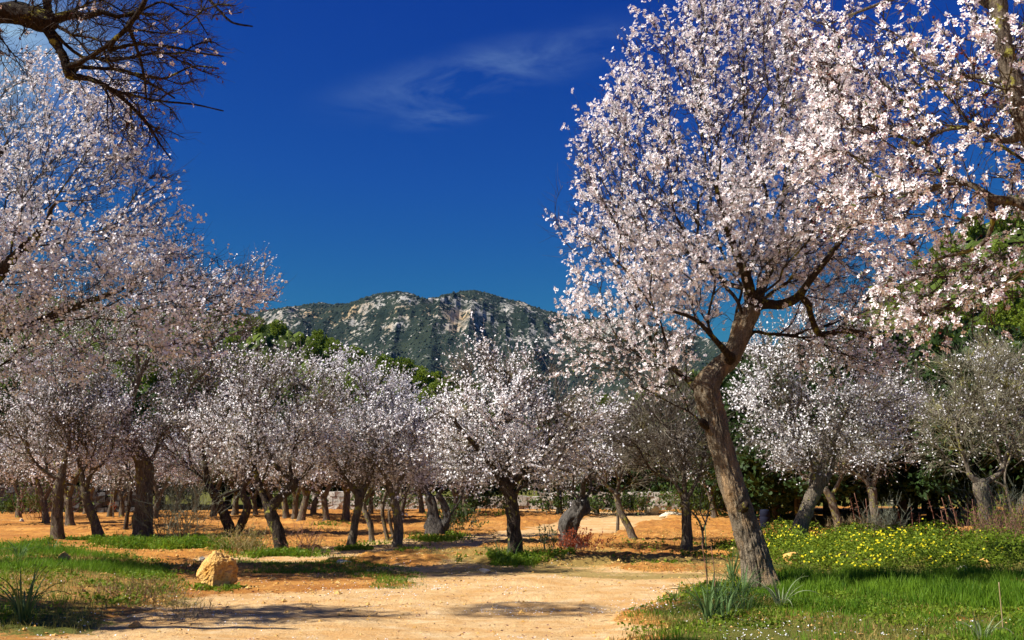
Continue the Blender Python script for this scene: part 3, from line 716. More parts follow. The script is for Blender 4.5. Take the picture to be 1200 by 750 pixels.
    bend = np.array([0, 0, 0.10 - hang]) + lr.normal(0, 0.10, (nt, 3))
    V, Fq, samp = twigs(P0, D, Lt, tr * lr.uniform(0.7, 1.2, nt), bend, 3 if tkink > .1 else 2, tkink)
    link('twigs', mk('twigs', V, [Fq], M[twigm]), root, kind='stuff')
    if nfl:
        # flowering varies over the crown; blossoms sit in little clusters
        fd = np.clip(0.62 + 0.9 * noise3(P0 * 1.3, seed + 9), 0.05, 1.6) * Lt; ncl = nfl // fcl
        ti = lr.choice(nt, ncl, p=fd / fd.sum()); tt = lr.uniform(0.1, 1.0, ncl); pos_ = samp(ti, tt)
        pos_ = np.repeat(pos_, fcl, 0) + lr.normal(0, fsize * (0.9 if fcl > 1 else 0.5), (ncl * fcl, 3)); ti = np.repeat(ti, fcl)
        side = nrm(np.cross(D[ti], lr.normal(size=(len(ti), 3))) + 0.55 * outw[ti] + np.array([-.25, -.25, .25])); pos_ = pos_ + side * fsize * 0.5
        V, FF, pk, tint = flowers(pos_, side, fsize * lr.uniform(0.7, 1.2, len(ti)), flevel)
        link('blossom', mk('blossom', V, [FF], M[petalm], attrs={'pk': ('POINT', pk), 'tint': ('POINT', tint)}), root, kind='stuff')
        if nbud:
            ti = lr.choice(nt, nbud); pb = samp(ti, lr.uniform(.2, 1, nbud)) + lr.normal(0, .012, (nbud, 3)); V, FF, _, _ = flowers(pb, lr.normal(size=(nbud, 3)), np.full(nbud, .011), 1)
            link('buds', mk('buds', V, [FF], M['bud']), root, kind='stuff')
    if leaves:
        ti = lr.choice(nt, leaves); pl = samp(ti, lr.uniform(.5, 1, leaves)); V, FF, tn = leafquads(pl, nrm(D[ti] + lr.normal(0, .5, (leaves, 3))), np.full(leaves, 0.045), 0.28)
        link('young_leaves', mk('young_leaves', V, [FF], M['clover'], attrs={'tint': ('POINT', tn)}), root, kind='stuff')
    return root
def leafquads(P, D, size, aspect=0.6):
    n = len(P); x = nrm(D); y = nrm(np.cross(x, rng.normal(size=(n, 3)))); z = np.cross(x, y); s = size[:, None]
    V = np.stack([P, P + x * s * .5 + y * s * aspect * .5 + z * s * .08, P + x * s, P + x * s * .5 - y * s * aspect * .5 + z * s * .08], 1).reshape(-1, 3)
    i = (np.arange(n) * 4)[:, None]; return V, i + np.arange(4)[None], np.repeat(rng.uniform(0, 1, n), 4)
def leafy(name, trunk_h, trunk_r, crown, nclump, nleaf, lsize, mat, barkm, label, group, cat='tree', seed=0, csize=0.5, loc=(0, 0, 0), topheavy=0):
    """evergreen: trunk + limbs + leaf clumps. crown: (cz, rx, rz)"""
    lr = np.random.default_rng(seed); root = thing(name, label, cat, loc, group); cz, rx, rz = crown
    d = nrm(lr.normal(size=(nclump, 3))); rr = lr.uniform(0.25, 1, nclump) ** 0.5; lump = 1 + 0.28 * noise3(d * 2.0 + seed, seed)
    C = np.array([0, 0, cz]) + d * (rr * lump)[:, None] * np.array([rx, rx, rz]); C[:, 2] = np.maximum(C[:, 2], csize * 0.4)
    cs = csize * lr.uniform(0.6, 1.3, nclump); dl = nrm(lr.normal(size=(nclump * nleaf, 3))); ci = np.repeat(np.arange(nclump), nleaf)
    P = C[ci] + dl * (cs[ci] * lr.uniform(0.5, 1, len(ci)))[:, None] * np.array([1, 1, 0.72])
    V, Fq, tn = leafquads(P, nrm(dl + lr.normal(0, .6, dl.shape) + np.array([0, 0, .3])), lsize * lr.uniform(0.6, 1.3, len(ci)), 0.75)
    tn = np.repeat(np.clip(lr.uniform(0, 1, nclump)[ci] * .6 + lr.uniform(0, .4, len(ci)), 0, 1), 4)
    link('crown', mk('crown', V, [Fq], M[mat], attrs={'tint': ('POINT', tn)}), root, kind='stuff')
    acc = Acc(); P = catmull(np.array([[0, 0, -.2], [lr.normal(0, .05) * trunk_h, 0, trunk_h * .5], [0, lr.normal(0, .05) * trunk_h, trunk_h]]), 5); V, Fc = tube(P, np.linspace(trunk_r, trunk_r * .6, len(P)), 8); acc.add(V, Fc)
    for k in range(5):
        e = C[lr.integers(nclump)]; Q = catmull(np.array([P[-3], P[-1] * .4 + e * .6 + [0, 0, -.1 * rz], e]), 4); V, Fc = tube(Q, np.linspace(trunk_r * .45, trunk_r * .1, len(Q)), 5); acc.add(V, Fc)
    link('trunk', acc.mesh('trunk', M[barkm], True), root)
    return root

# ------------------------------------------------------------------ the big almond tree on the right
G_OR = 'almond trees of the orchard behind the road'
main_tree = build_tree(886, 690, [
    ([(893, 692, 43), (886, 655, 37), (876, 622, 34), (865, 590, 32), (854, 556, 30), (844, 520, 30), (835, 485, 32), (829, 462, 35), (830, 447, 32), (841, 433, 27, .05), (854, 421, 25, .1), (864, 402, 25, .1), (871, 382, 26, .1), (882, 362, 24, .1)], None),
    ([(882, 362, 19, .1), (876, 330, 14, .0), (864, 300, 11, -.2), (850, 262, 8, -.5), (838, 215, 5, -.8)], (0, 1.0)),
    ([(882, 362, 19, .1), (894, 357, 13, .1), (914, 357, 12, .0), (934, 349, 11, -.2), (948, 330, 9, -.4), (972, 300, 7, -.5), (1000, 262, 5, -.6)], (0, 1.0)),
    ([(946, 352, 9, -.2), (952, 375, 8, .1), (962, 392, 9, .3), (988, 388, 8, .5), (1015, 392, 6, .8), (1030, 412, 4, 1)], (2, 0.55)),
    ([(882, 362, 19, .1), (896, 330, 11, .5), (912, 290, 8, .9), (918, 240, 6, 1.2), (930, 180, 6, 1.5)], (0, 1.0)),
    ([(880, 340, 9, .0), (850, 330, 6, .3), (815, 300, 7, .7), (775, 285, 5, 1.0), (735, 275, 4, 1.2)], (1, 0.25)),
    ([(862, 425, 12), (838, 398, 7, -.4), (815, 375, 5, -.7), (790, 365, 4, -1.)], (0, 0.72)),
    ([(866, 600, 15), (872, 594, 12, -.17), (874, 591, 9, -.23)], (0, .27)),
    ([(838, 505, 14), (826, 497, 11, -.10), (820, 493, 9, -.12)], (0, .45)),
    ([(823, 462, 13), (800, 440, 6, .3), (778, 424, 5, .4), (764, 412, 3, .5)], (0, 0.55)),
    ], [(772, 85, 62, 62, 1.0, 0), (712, 175, 45, 55, .8, 0), (700, 425, 50, 38, .9, .2), (765, 415, 60, 45, 1.0, -.2), (860, 270, 95, 85, 1.0, -.7), (790, 355, 75, 50, 1.2, .2), (925, 300, 75, 60, 1.3, .4), (1010, 420, 60, 42, 1.1, .8), (960, 395, 60, 40, .9, .6), (850, 190, 165, 165, 1.9, 0), (760, 270, 105, 120, 1.5, 0), (745, 150, 60, 65, .9, 0), (900, 90, 130, 110, 1.7, 0), (960, 230, 120, 140, 1.9, 0), (725, 375, 75, 55, 1.2, .3), (700, 255, 55, 60, .8, 0), (1000, 350, 80, 70, 1.5, .6), (870, 20, 100, 60, 1.5, 0)],
    label='large leaning almond tree in full pink-white blossom at the right of the sandy road', natt=2350, ntw=6, tlen=0.34, tr=0.0034, wsc=.88, nfl=42000, fsize=0.0228, flevel=2,
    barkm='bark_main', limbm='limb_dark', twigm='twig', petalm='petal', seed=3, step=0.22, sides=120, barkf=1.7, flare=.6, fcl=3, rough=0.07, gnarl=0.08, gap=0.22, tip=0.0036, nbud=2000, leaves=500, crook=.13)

# tree at the right edge, trunk out of frame, its flowering limbs hang into the picture
near_right = build_tree(0, 0, [
    ([(1420, 860, 90), (1400, 700, 80), (1370, 520, 70), (1330, 380, 62), (1290, 290, 54)], None),
    ([(1290, 290, 46), (1240, 210, 34), (1205, 150, 27), (1188, 100, 23), (1176, 50, 21), (1168, 0, 19), (1150, -60, 14)], (0, 1.0)),
    ([(1205, 150, 20), (1180, 165, 8, .2), (1140, 150, 6, .3), (1100, 155, 4, .5), (1068, 180, 3, .6)], (1, 0.35)),
    ([(1290, 290, 30), (1240, 262, 17, .2), (1195, 238, 12, .3), (1165, 233, 9, .3), (1130, 215, 6, .4), (1070, 222, 4, .5)], (0, 1.0)),
    ([(1160, 235, 9, .3), (1163, 262, 6, .4), (1148, 288, 5, .5), (1110, 300, 4, .6)], (3, 0.62)),
    ([(1170, 10, 12), (1120, -10, 8, .3), (1060, -5, 5, .5), (990, 20, 3.5, .8)], (1, 0.8)),
    ([(1186, 95, 10), (1130, 90, 6, .4), (1070, 110, 4, .7), (1010, 150, 3, .9)], (1, 0.58)),
    ], [(1100, 130, 110, 130, .9, .5), (1010, 90, 90, 95, .7, .8), (1070, 240, 90, 60, .6, .6), (1010, 240, 60, 55, .5, .9), (1120, 345, 75, 70, .5, .7), (1180, 330, 50, 60, .5, .6), (1050, 340, 50, 70, .4, .9), (1250, 150, 100, 170, 1, .4), (950, 60, 40, 55, .4, 1), (960, 190, 35, 45, .4, 1.0), (1300, 100, 150, 150, 1, 0)],
    label='near almond tree reaching in from the right edge with the largest pink-centred blossom', natt=750, ntw=6, tlen=0.26, tr=0.0032, nfl=7600, fsize=0.0225, flevel=2,
    barkm='bark', twigm='twig', petalm='petal', seed=21, step=0.18, sides=40, fcl=3, tip=0.0035, nbud=1200, leaves=350, gap=0.2, base=(*(at(1420, 860, 6.0)[:2]), gh(at(1420, 860, 6.0)[0], 6.0)), crook=.12)

# ------------------------------------------------------------------ left foreground pair
bl = at(-150, 560, 14.5)
left_big = build_tree(0, 0, [
    ([(-150, 668, 58), (-140, 600, 48), (-120, 520, 44), (-100, 450, 40)], None),
    ([(-100, 450, 34), (-60, 390, 24), (-10, 330, 17, -.3), (50, 270, 10, -.6)], (0, 1.)),
    ([(-100, 450, 34), (-110, 370, 22, .4), (-70, 290, 15, .8), (-10, 200, 10, .8)], (0, 1.)),
    ([(-80, 420, 20), (-20, 400, 13, .6), (60, 370, 9, 1.), (140, 340, 6, 1.2)], (1, .3)),
    ([(-100, 450, 30), (-160, 370, 20), (-200, 260, 12), (-190, 160, 8)], (0, 1.)),
    ], [(0, 260, 110, 150, 2.2, 0), (90, 250, 115, 140, 1.9, 0), (30, 370, 120, 75, 1.7, .3, .6), (170, 330, 85, 80, 1.4, .2, .65), (235, 345, 60, 55, 1.0, .2), (-120, 250, 130, 140, 2.4, 0, .6), (60, 125, 90, 60, 1.3, 0), (135, 165, 60, 60, 1., 0), (180, 250, 50, 60, 1., 0), (262, 345, 45, 45, .8, 0), (70, 430, 110, 45, 1.3, .3, .5), (200, 400, 60, 40, 1., .3, .5)],
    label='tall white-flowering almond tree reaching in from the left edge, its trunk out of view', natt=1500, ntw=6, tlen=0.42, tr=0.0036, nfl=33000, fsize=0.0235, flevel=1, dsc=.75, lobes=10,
    barkm='bark', limbm='limb_dark', twigm='twig', petalm='petal_far', seed=31, step=0.25, sides=24, fcl=2, gap=0.25, tip=0.003, base=(bl[0], 14.5, gh(bl[0], 14.5)))
ob = (-7.6, 9.3)
off_left = build_tree(0, 0, [
    ([(-354, 743, 46), (-350, 640, 38), (-340, 540, 32), (-345, 450, 30)], None),
    ([(-345, 450, 24), (-270, 380, 17, -.2), (-180, 320, 12, -.3), (-110, 260, 7, -.4)], (0, 1.)),
    ([(-345, 450, 24), (-360, 340, 17, .3), (-330, 220, 12, .5), (-260, 120, 7, .5)], (0, 1.)),
    ([(-345, 450, 22), (-420, 370, 15), (-500, 290, 9)], (0, 1.)),
    ], [(-300, 250, 190, 130, .9, .3), (-180, 220, 110, 110, .7, .3), (-420, 300, 130, 110, .8, .1), (-250, 100, 150, 70, .7, .3)],
    label='sparse almond tree just outside the left edge whose branches shade the near road', natt=420, ntw=6, tlen=0.4, tr=0.006, nfl=5500, fsize=0.028, flevel=0,
    barkm='bark', limbm='limb_dark', twigm='twig', petalm='petal_far', seed=36, step=0.25, sides=20, gap=0.3, tip=0.006, base=(ob[0], ob[1], gh(*ob)))
bb = at(-330, 560, 7.4)
bare_near = build_tree(0, 0, [
    ([(-330, 780, 100), (-310, 620, 84), (-280, 430, 72), (-230, 230, 62)], None),
    ([(-230, 230, 56), (-150, 90, 40), (-70, 30, 30), (0, 15, 28), (35, 20, 28), (56, 25, 23), (66, 22, 14)], (0, 1.)),
    ([(52, 28, 13), (62, 46, 11), (74, 66, 10), (83, 88, 10), (110, 94, 6, .1), (140, 112, 5, .2), (170, 142, 4, .3), (188, 170, 2.5, .4)], (1, .9)),
    ([(80, 78, 8), (100, 70, 6, -.1), (130, 50, 6, -.2), (155, 25, 6, -.3), (175, -10, 6, -.4), (190, -50, 5, -.5)], (2, .38)),
    ([(85, 78, 7), (115, 80, 4.5, .3), (150, 84, 4, .5), (180, 100, 3, .6), (205, 115, 2, .7)], (2, .42)),
    ([(55, 15, 10), (58, -20, 9), (90, -60, 8), (150, -70, 6), (220, -25, 4.5), (255, 10, 3.2), (272, 26, 2.6), (296, 31, 2)], (1, .85)),
    ([(150, 30, 5, -.3), (158, 50, 4, -.2), (168, 85, 3, -.1), (172, 120, 2, 0)], (3, .6)),
    ([(120, 60, 5, -.2), (160, 52, 4, -.1), (200, 55, 3.4, 0), (235, 62, 2.6, .1), (262, 66, 1.6, .1)], (3, .45)),
    ([(150, 84, 4, .5), (190, 92, 3, .5), (225, 78, 2.4, .4), (256, 80, 1.6, .3)], (4, .55)),
    ([(130, 106, 4, .2), (185, 118, 3, .2), (225, 122, 2.2, .3), (262, 130, 1.4, .3)], (2, .7)),
    ], [(130, 55, 80, 70, .5, 0, .5), (200, 70, 70, 60, .4, .1, .45), (120, 0, 90, 60, .6, 0, .5), (165, 125, 60, 55, .4, .2, .55), (175, 160, 50, 40, .35, .2, .6), (250, 10, 50, 25, .2, 0, .6), (225, 70, 40, 50, .3, .2, .5), (40, -30, 90, 60, .6, 0, .4), (15, 60, 30, 40, .3, 0, .5), (-188, -150, 130, 90, .7, 2.0), (-20, -240, 150, 60, .7, 1.7)],
    label='near leafless almond tree with dark bare twigs hanging in at the top left corner', natt=1500, ntw=5, tlen=0.19, tr=0.0027, nfl=520, tkink=.14, fsize=0.02, flevel=2,
    barkm='limb_black', twigm='twig', petalm='petal', seed=41, step=0.14, sides=32, gap=0.1, tip=0.0035, base=(bb[0], 7.4, gh(bb[0], 7.4)), crook=.16, rough=.1, gnarl=.2, nbud=350)

# ------------------------------------------------------------------ orchard trees, nearest first
def orch(px, py, skel, crown, label, **kw):
    d = dict(natt=330, ntw=8, tlen=0.42, tr=0.0055, nfl=10500, fsize=0.0195, flevel=1, sides=18, step=0.28, group=G_OR, rough=.07, wsc=.76, dsc=.82, lobes=6, gap=.28); d.update(kw)
    return build_tree(px, py, skel, crown, label=label, **d)
orch(603, 652, [([(603, 653, 25), (603, 630, 22), (601, 605, 20), (599, 585, 20), (592, 568, 22)], None),
    ([(592, 568, 16), (580, 552, 11), (566, 532, 9, -.2), (548, 512, 6, -.4), (530, 490, 5, -.5)], (0, 1.)),
    ([(596, 572, 14), (611, 555, 9), (632, 528, 7, .2), (655, 505, 5, .4)], (0, .85)),
    ([(592, 568, 15), (596, 530, 8, .2), (590, 480, 6, .3), (598, 440, 4)], (0, 1.))],
    [(600, 488, 88, 64, 1.3, 0), (550, 510, 60, 52, 1.1, 0), (650, 510, 55, 56, 1.1, 0), (595, 445, 60, 34, .9, 0), (600, 540, 80, 35, 1., -.2)],
    'round-headed pink-white almond tree on a dark upright trunk at the centre of the picture', barkm='bark_dark', natt=520, nfl=15000, seed=51)
orch(465, 641, [([(465, 642, 16), (467, 620, 14), (465, 600, 13), (462, 588, 13)], None),
    ([(462, 588, 10), (455, 565, 7), (440, 540, 5, -.3), (430, 515, 4)], (0, 1.)), ([(462, 588, 10), (470, 560, 7), (484, 535, 5), (490, 505, 4)], (0, 1.))],
    [(462, 520, 60, 55, 1.2, 0), (495, 530, 42, 45, .9, 0), (425, 540, 35, 35, .9, 0), (465, 490, 40, 30, .8, 0)],
    'small pale almond tree with short straight trunk left of the central almond tree', barkm='bark_pale', seed=52)
orch(411, 641, [([(411, 642, 15), (415, 618, 12), (420, 595, 12), (422, 582, 15)], None),
    ([(422, 582, 11), (408, 566, 7), (395, 545, 5), (385, 520, 4)], (0, 1.)), ([(422, 582, 12), (432, 562, 8, .2), (440, 535, 5, .3), (438, 500, 4)], (0, 1.))],
    [(410, 500, 62, 62, 1.3, 0), (380, 520, 40, 45, 1, 0), (440, 480, 45, 50, 1, 0), (400, 455, 42, 32, .8, 0)],
    'pale pink almond tree with a trunk widening to its fork, left of the small one', barkm='bark', seed=53, nfl=9000)
orch(436, 636, [([(436, 637, 9), (434, 615, 8), (428, 600, 8), (426, 588, 7)], None), ([(426, 588, 6), (436, 570, 5), (445, 545, 4)], (0, 1.))],
    [(437, 535, 40, 38, 1., 0)], 'slender almond tree with thin bent grey trunk between two thicker orchard trunks', barkm='bark_pale', seed=54, natt=160, nfl=3000)
orch(513, 628, [([(512, 629, 30), (508, 615, 27), (507, 598, 15), (503, 582, 13)], None),
    ([(520, 620, 16), (524, 605, 12), (520, 592, 10), (514, 578, 8)], (0, .2)), ([(503, 582, 10), (490, 562, 6), (480, 540, 4)], (0, 1.)), ([(514, 578, 7), (530, 560, 5), (540, 535, 4)], (1, 1.))],
    [(512, 530, 50, 50, 1.3, .3), (545, 545, 35, 35, 1, .3)], 'old almond tree with a hollow split trunk left of the central tree', barkm='bark_gnarl', seed=55, rough=.16, gnarl=.3, natt=260, nfl=6500)
orch(330, 649, [([(330, 650, 18), (327, 630, 16), (321, 612, 16), (316, 598, 17)], None),
    ([(316, 598, 15), (326, 585, 12), (338, 574, 12), (344, 566, 12), (336, 556, 9), (322, 545, 6), (310, 520, 4)], (0, 1.)),
    ([(316, 598, 13), (309, 582, 9), (302, 562, 7), (295, 535, 5), (292, 500, 4)], (0, 1.)), ([(343, 564, 7), (340, 545, 4), (346, 520, 3)], (1, .6))],
    [(315, 490, 70, 65, 1.4, 0), (345, 520, 45, 50, 1, 0), (275, 510, 45, 50, 1, 0), (320, 440, 50, 35, 1, 0)],
    'grey-pink almond tree whose black trunk forks with a sharp elbow, behind the ochre boulder', barkm='bark_dark', seed=56, wsc=.88, natt=420, nfl=10500)
orch(272, 632, [([(272, 634, 18), (266, 612, 15), (256, 588, 14), (244, 568, 12)], None),
    ([(274, 630, 14), (284, 612, 13), (290, 592, 12), (284, 576, 9), (292, 555, 5)], (0, .05)), ([(258, 582, 6), (272, 576, 6), (288, 568, 6), (298, 550, 5), (302, 525, 4)], (0, .75)), ([(244, 568, 9), (240, 540, 7), (236, 500, 5), (242, 460, 4)], (0, 1.))],
    [(240, 480, 60, 65, 1.4, 0), (280, 505, 45, 50, 1.2, 0), (215, 520, 35, 45, 1, 0), (250, 430, 45, 35, 1, .2)],
    'almond tree with two crossing stems standing left of the elbow-forked tree', barkm='bark_dark', seed=57, natt=380, nfl=9000)
orch(168, 631, [([(168, 632, 32), (168, 605, 28), (169, 575, 26), (169, 550, 27), (163, 532, 22), (154, 514, 17), (147, 496, 15), (151, 478, 12), (157, 458, 11), (163, 440, 9)], None),
    ([(163, 440, 7), (180, 412, 5), (205, 402, 4), (235, 403, 3.5), (255, 420, 3), (262, 445, 2.5)], (0, 1.)), ([(163, 440, 7), (160, 400, 5), (170, 360, 4)], (0, 1.)), ([(150, 482, 8), (120, 450, 5), (95, 430, 4)], (0, .72)), ([(172, 548, 12), (176, 540, 8), (177, 536, 7)], (0, .36))],
    [(160, 390, 90, 55, 1.7, .6), (230, 390, 70, 65, 1.5, .3), (110, 430, 65, 50, 1.3, 1.2), (215, 460, 50, 55, 1.2, .8), (270, 370, 45, 55, 1., 0), (210, 340, 60, 50, 1.2, 0), (285, 340, 38, 40, .9, 0), (130, 350, 80, 50, 1.3, 0), (60, 400, 60, 40, 1.2, 0)],
    'tall almond tree with the thickest leaning lichen-covered trunk of the left group', barkm='bark', seed=58, natt=800, nfl=16000, sides=26, twigm='twig_grey', ntw=8)
orch(118, 633, [([(118, 634, 17), (111, 612, 14), (103, 592, 13), (99, 578, 15)], None),
    ([(99, 578, 9), (88, 570, 5), (74, 566, 4)], (0, 1.)), ([(99, 578, 11), (96, 555, 7), (90, 530, 5), (92, 500, 4)], (0, 1.)), ([(99, 578, 10), (106, 556, 7), (118, 545, 5), (130, 530, 4)], (0, 1.))],
    [(105, 500, 55, 55, 1.3, 0), (135, 510, 40, 45, 1, 0), (95, 460, 45, 35, 1, 0)],
    'almond tree with a short slanting trunk between the straight and the thick trunks at left', barkm='bark', seed=59, natt=340, nfl=6500)
orch(68, 631, [([(68, 632, 19), (67, 605, 17), (69, 575, 16), (72, 556, 14)], None),
    ([(70, 562, 8), (52, 552, 5), (38, 538, 4), (28, 518, 4)], (0, .85)), ([(72, 556, 11), (77, 535, 7), (84, 505, 5), (82, 478, 4)], (0, 1.))],
    [(50, 490, 60, 60, 1.4, 0), (20, 510, 45, 45, 1.1, 0), (85, 475, 40, 50, 1, 0), (40, 440, 50, 30, 1, 0)],
    'almond tree with straight upright trunk, leftmost thick trunk in the orchard', barkm='bark', seed=60, natt=400, nfl=7500)
orch(148, 623, [([(146, 624, 7), (149, 605, 6), (152, 585, 6), (154, 565, 5)], None), ([(154, 565, 4), (148, 545, 4)], (0, 1.))], [(148, 545, 28, 30, 1, 0)],
    'thin dark twisted young almond tree just left of the thickest left trunk', barkm='bark_dark', seed=61, natt=90, nfl=1200)
orch(928, 641, [([(928, 642, 27), (940, 612, 23), (949, 588, 21), (957, 570, 24), (960, 556, 22)], None),
    ([(960, 556, 16), (950, 535, 10), (932, 510, 7), (915, 485, 5)], (0, 1.)), ([(960, 556, 15), (972, 530, 9), (985, 495, 7), (1000, 460, 5)], (0, 1.)), ([(966, 568, 8), (974, 552, 6), (978, 530, 5)], (0, .75))],
    [(975, 465, 85, 70, 1.5, 0), (920, 480, 55, 55, 1.2, 0), (1030, 490, 48, 55, 1.2, 0), (960, 530, 70, 26, 1, -.3), (960, 400, 60, 40, 1.1, 0), (890, 440, 35, 50, 1, 0)],
    'bright white-blossomed almond tree with trunk leaning right, behind the big leaning tree', barkm='bark_pale', natt=600, nfl=13500, fsize=.021, seed=62, petalm='petal')
orch(985, 626, [([(986, 628, 13), (980, 605, 12), (974, 585, 12), (966, 572, 10)], None), ([(966, 572, 7), (955, 556, 5), (940, 535, 4)], (0, 1.)), ([(974, 582, 6), (985, 560, 5), (992, 530, 4)], (0, .8))],
    [(965, 530, 45, 35, 1.2, .4)], 'thin grey leaning almond trunk with few blossoms right of the white-blossomed tree', barkm='bark_pale', natt=170, nfl=1500, seed=63)
orch(1028, 631, [([(1029, 633, 16), (1027, 610, 13), (1023, 588, 12), (1022, 572, 14)], None), ([(1022, 572, 8), (1012, 562, 5), (1000, 552, 4), (990, 530, 3)], (0, 1.)), ([(1022, 572, 8), (1030, 545, 6), (1040, 510, 4)], (0, 1.))],
    [(1035, 510, 50, 50, 1.3, 0), (1060, 470, 50, 40, 1.2, 0), (1005, 540, 35, 25, 1, 0)], 'slim grey almond tree with a pinkish trunk standing in front of the dark evergreens', barkm='bark_pale', twigm='twig_grey', natt=330, nfl=2200, seed=64)
orch(1157, 633, [([(1157, 636, 26), (1157, 612, 22), (1154, 590, 21), (1150, 574, 24), (1149, 566, 22)], None),
    ([(1149, 566, 11), (1163, 561, 10), (1174, 550, 8), (1180, 532, 6), (1196, 510, 5), (1215, 480, 4)], (0, 1.)), ([(1149, 568, 12), (1136, 556, 8), (1134, 548, 6), (1120, 500, 4), (1135, 470, 3)], (0, .95)), ([(1174, 545, 5), (1168, 520, 4), (1160, 495, 4), (1150, 470, 3)], (1, .5))],
    [(1150, 475, 75, 60, 1.7, 0), (1110, 500, 50, 50, 1.3, 0), (1190, 490, 50, 55, 1.4, 0), (1140, 430, 60, 35, 1.3, 0)],
    'nearly bare lichen-covered almond tree with olive-grey twigs near the right edge', barkm='bark_pale', twigm='twig_lichen', natt=560, ntw=9, nfl=900, seed=65, hang=.1)
orch(1186, 626, [([(1184, 628, 14), (1190, 605, 12), (1200, 585, 11), (1215, 570, 10)], None), ([(1215, 570, 8), (1225, 540, 6), (1230, 500, 5)], (0, 1.)), ([(1186, 610, 5), (1183, 585, 4), (1176, 570, 3), (1166, 564, 2.5)], (0, .3))],
    [(1220, 490, 60, 60, 1.4, 0), (1190, 440, 50, 40, 1.2, 0)], 'almond tree leaning out past the right edge beside the lichen-covered one', barkm='bark_pale', natt=300, nfl=3500, seed=66)
orch(805, 641, [([(805, 642, 17), (805, 620, 15), (804, 600, 14), (803, 588, 13)], None), ([(803, 588, 9), (790, 565, 5), (770, 555, 4), (755, 560, 3)], (0, 1.)), ([(803, 588, 9), (800, 550, 6), (790, 510, 5), (782, 470, 4)], (0, 1.)), ([(803, 588, 8), (818, 560, 5), (825, 530, 4)], (0, 1.))],
    [(785, 510, 65, 60, 1.5, 0), (750, 520, 40, 45, 1.1, 0), (820, 520, 35, 45, 1, 0), (780, 460, 45, 32, 1, 0)],
    'leafless grey-twigged almond tree with straight trunk left of the big leaning tree', barkm='bark', twigm='twig_grey', natt=560, ntw=9, nfl=250, seed=67)
orch(744, 632, [([(745, 633, 12), (736, 616, 11), (728, 602, 10), (724, 588, 9), (722, 578, 12)], None), ([(722, 578, 7), (712, 570, 5), (700, 558, 4), (690, 550, 3)], (0, 1.)), ([(722, 578, 6), (728, 555, 4), (738, 530, 3)], (0, 1.))],
    [(735, 525, 45, 45, 1.3, 0), (705, 535, 28, 30, .8, 0)], 'small bare almond tree leaning left, right of the gnarled stump', barkm='bark_pale', twigm='twig_lichen', natt=300, ntw=7, nfl=350, seed=68)
orch(675, 641, [([(675, 643, 33), (668, 628, 26), (669, 612, 26), (677, 600, 25), (682, 590, 24), (683, 585, 16)], None), ([(683, 588, 8), (670, 575, 4), (655, 555, 3)], (0, .95)), ([(684, 588, 6), (692, 572, 4), (690, 545, 3)], (0, .97)), ([(668, 612, 12), (660, 610, 8), (657, 614, 4)], (0, .42))],
    [(665, 540, 40, 38, 1.1, 0), (690, 520, 35, 35, 1, 0)], 'old almond tree on a fat gnarled grey stump-like trunk with red shrub at its foot', barkm='bark_gnarl', twigm='twig_grey', natt=280, ntw=7, nfl=2200, seed=69, rough=.14, gnarl=.34, sides=40)
orch(447, 634, [([(456, 635, 7), (451, 618, 6), (448, 600, 6), (450, 585, 5)], None), ([(462, 632, 5), (457, 612, 5), (456, 598, 4)], (0, .05)), ([(450, 585, 5), (458, 560, 4)], (0, 1.))], [(452, 545, 32, 35, 1, .3)],
    'twin-stemmed slender almond tree right behind the small pale-trunked one', barkm='bark', seed=70, natt=120, nfl=2500)

# far rows: three far trees built once, then copied
G_FAR = 'small far almond trees in the back rows of the orchard'
def far_proto(seed, y, lean, fl, tw, lab):
    bx = 600; h = (y - 555)
    s = 1.0
    return build_tree(bx, y, [([(bx, y + 1, 8), (bx + lean * .4, y - 14, 6.5), (bx + lean, y - 28, 6)], None), ([(bx + lean, y - 28, 5), (bx + lean - 10, y - 48, 3.4), (bx + lean - 18, y - 62, 2.5)], (0, 1.)), ([(bx + lean, y - 28, 5), (bx + lean + 9, y - 50, 3.4), (bx + lean + 16, y - 66, 2.4)], (0, 1.))],
        [(bx + lean, y - 72, 38, 32, 1.4, 0), (bx + lean + 14, y - 85, 25, 22, 1, 0), (bx + lean - 16, y - 66, 22, 22, 1, 0)], label=lab, group=G_FAR, natt=200, ntw=7, tlen=.5, tr=.007, nfl=fl, fsize=.03, flevel=0, barkm='bark', twigm=tw, seed=seed, sides=10, step=.35)
FAR = [(383, 614, 0), (366, 604, 1), (345, 609, 2), (336, 609, 0), (352, 611, 1), (405, 609, 2), (300, 606, 0), (55, 611, 1), (22, 608, 2), (82, 619, 0), (128, 606, 1), (143, 605, 2), (205, 604, 0),
       (227, 603, 1), (275, 604, 2), (495, 603, 0), (530, 608, 1), (545, 606, 2), (553, 603, 0), (600, 604, 1), (655, 604, 2), (838, 607, 0), (470, 606, 1), (434, 603, 2), (180, 607, 0), (-15, 612, 1), (875, 606, 2), (700, 603, 0), (100, 603, 1), (250, 606, 2), (320, 604, 1)]
descr = {0: 'pale pink far almond tree', 1: 'greyish far almond tree', 2: 'sparse-blossomed far almond tree'}
protos = {}
FWHERE = ['left of the dark drystone strip', 'behind the elbow-forked trunk', 'behind the central tree', 'near the white stone wall', 'behind the gnarled stump', 'behind the thick left trunk', 'at the left edge']
def where(px):
    # place along the back rows
    if px < 60: return 'near the left edge of the picture'
    if px < 160: return 'among the leftmost trunks'
    if px < 240: return 'behind the wispy broom shrub'
    if px < 310: return 'behind the tree with two crossing stems'
    if px < 400: return 'just right of the elbow-forked trunk'
    if px < 480: return 'behind the small pale-trunked tree'
    if px < 570: return 'before the wall, left of centre'
    if px < 690: return 'before the wall, right of centre'
    return 'behind the big leaning tree'
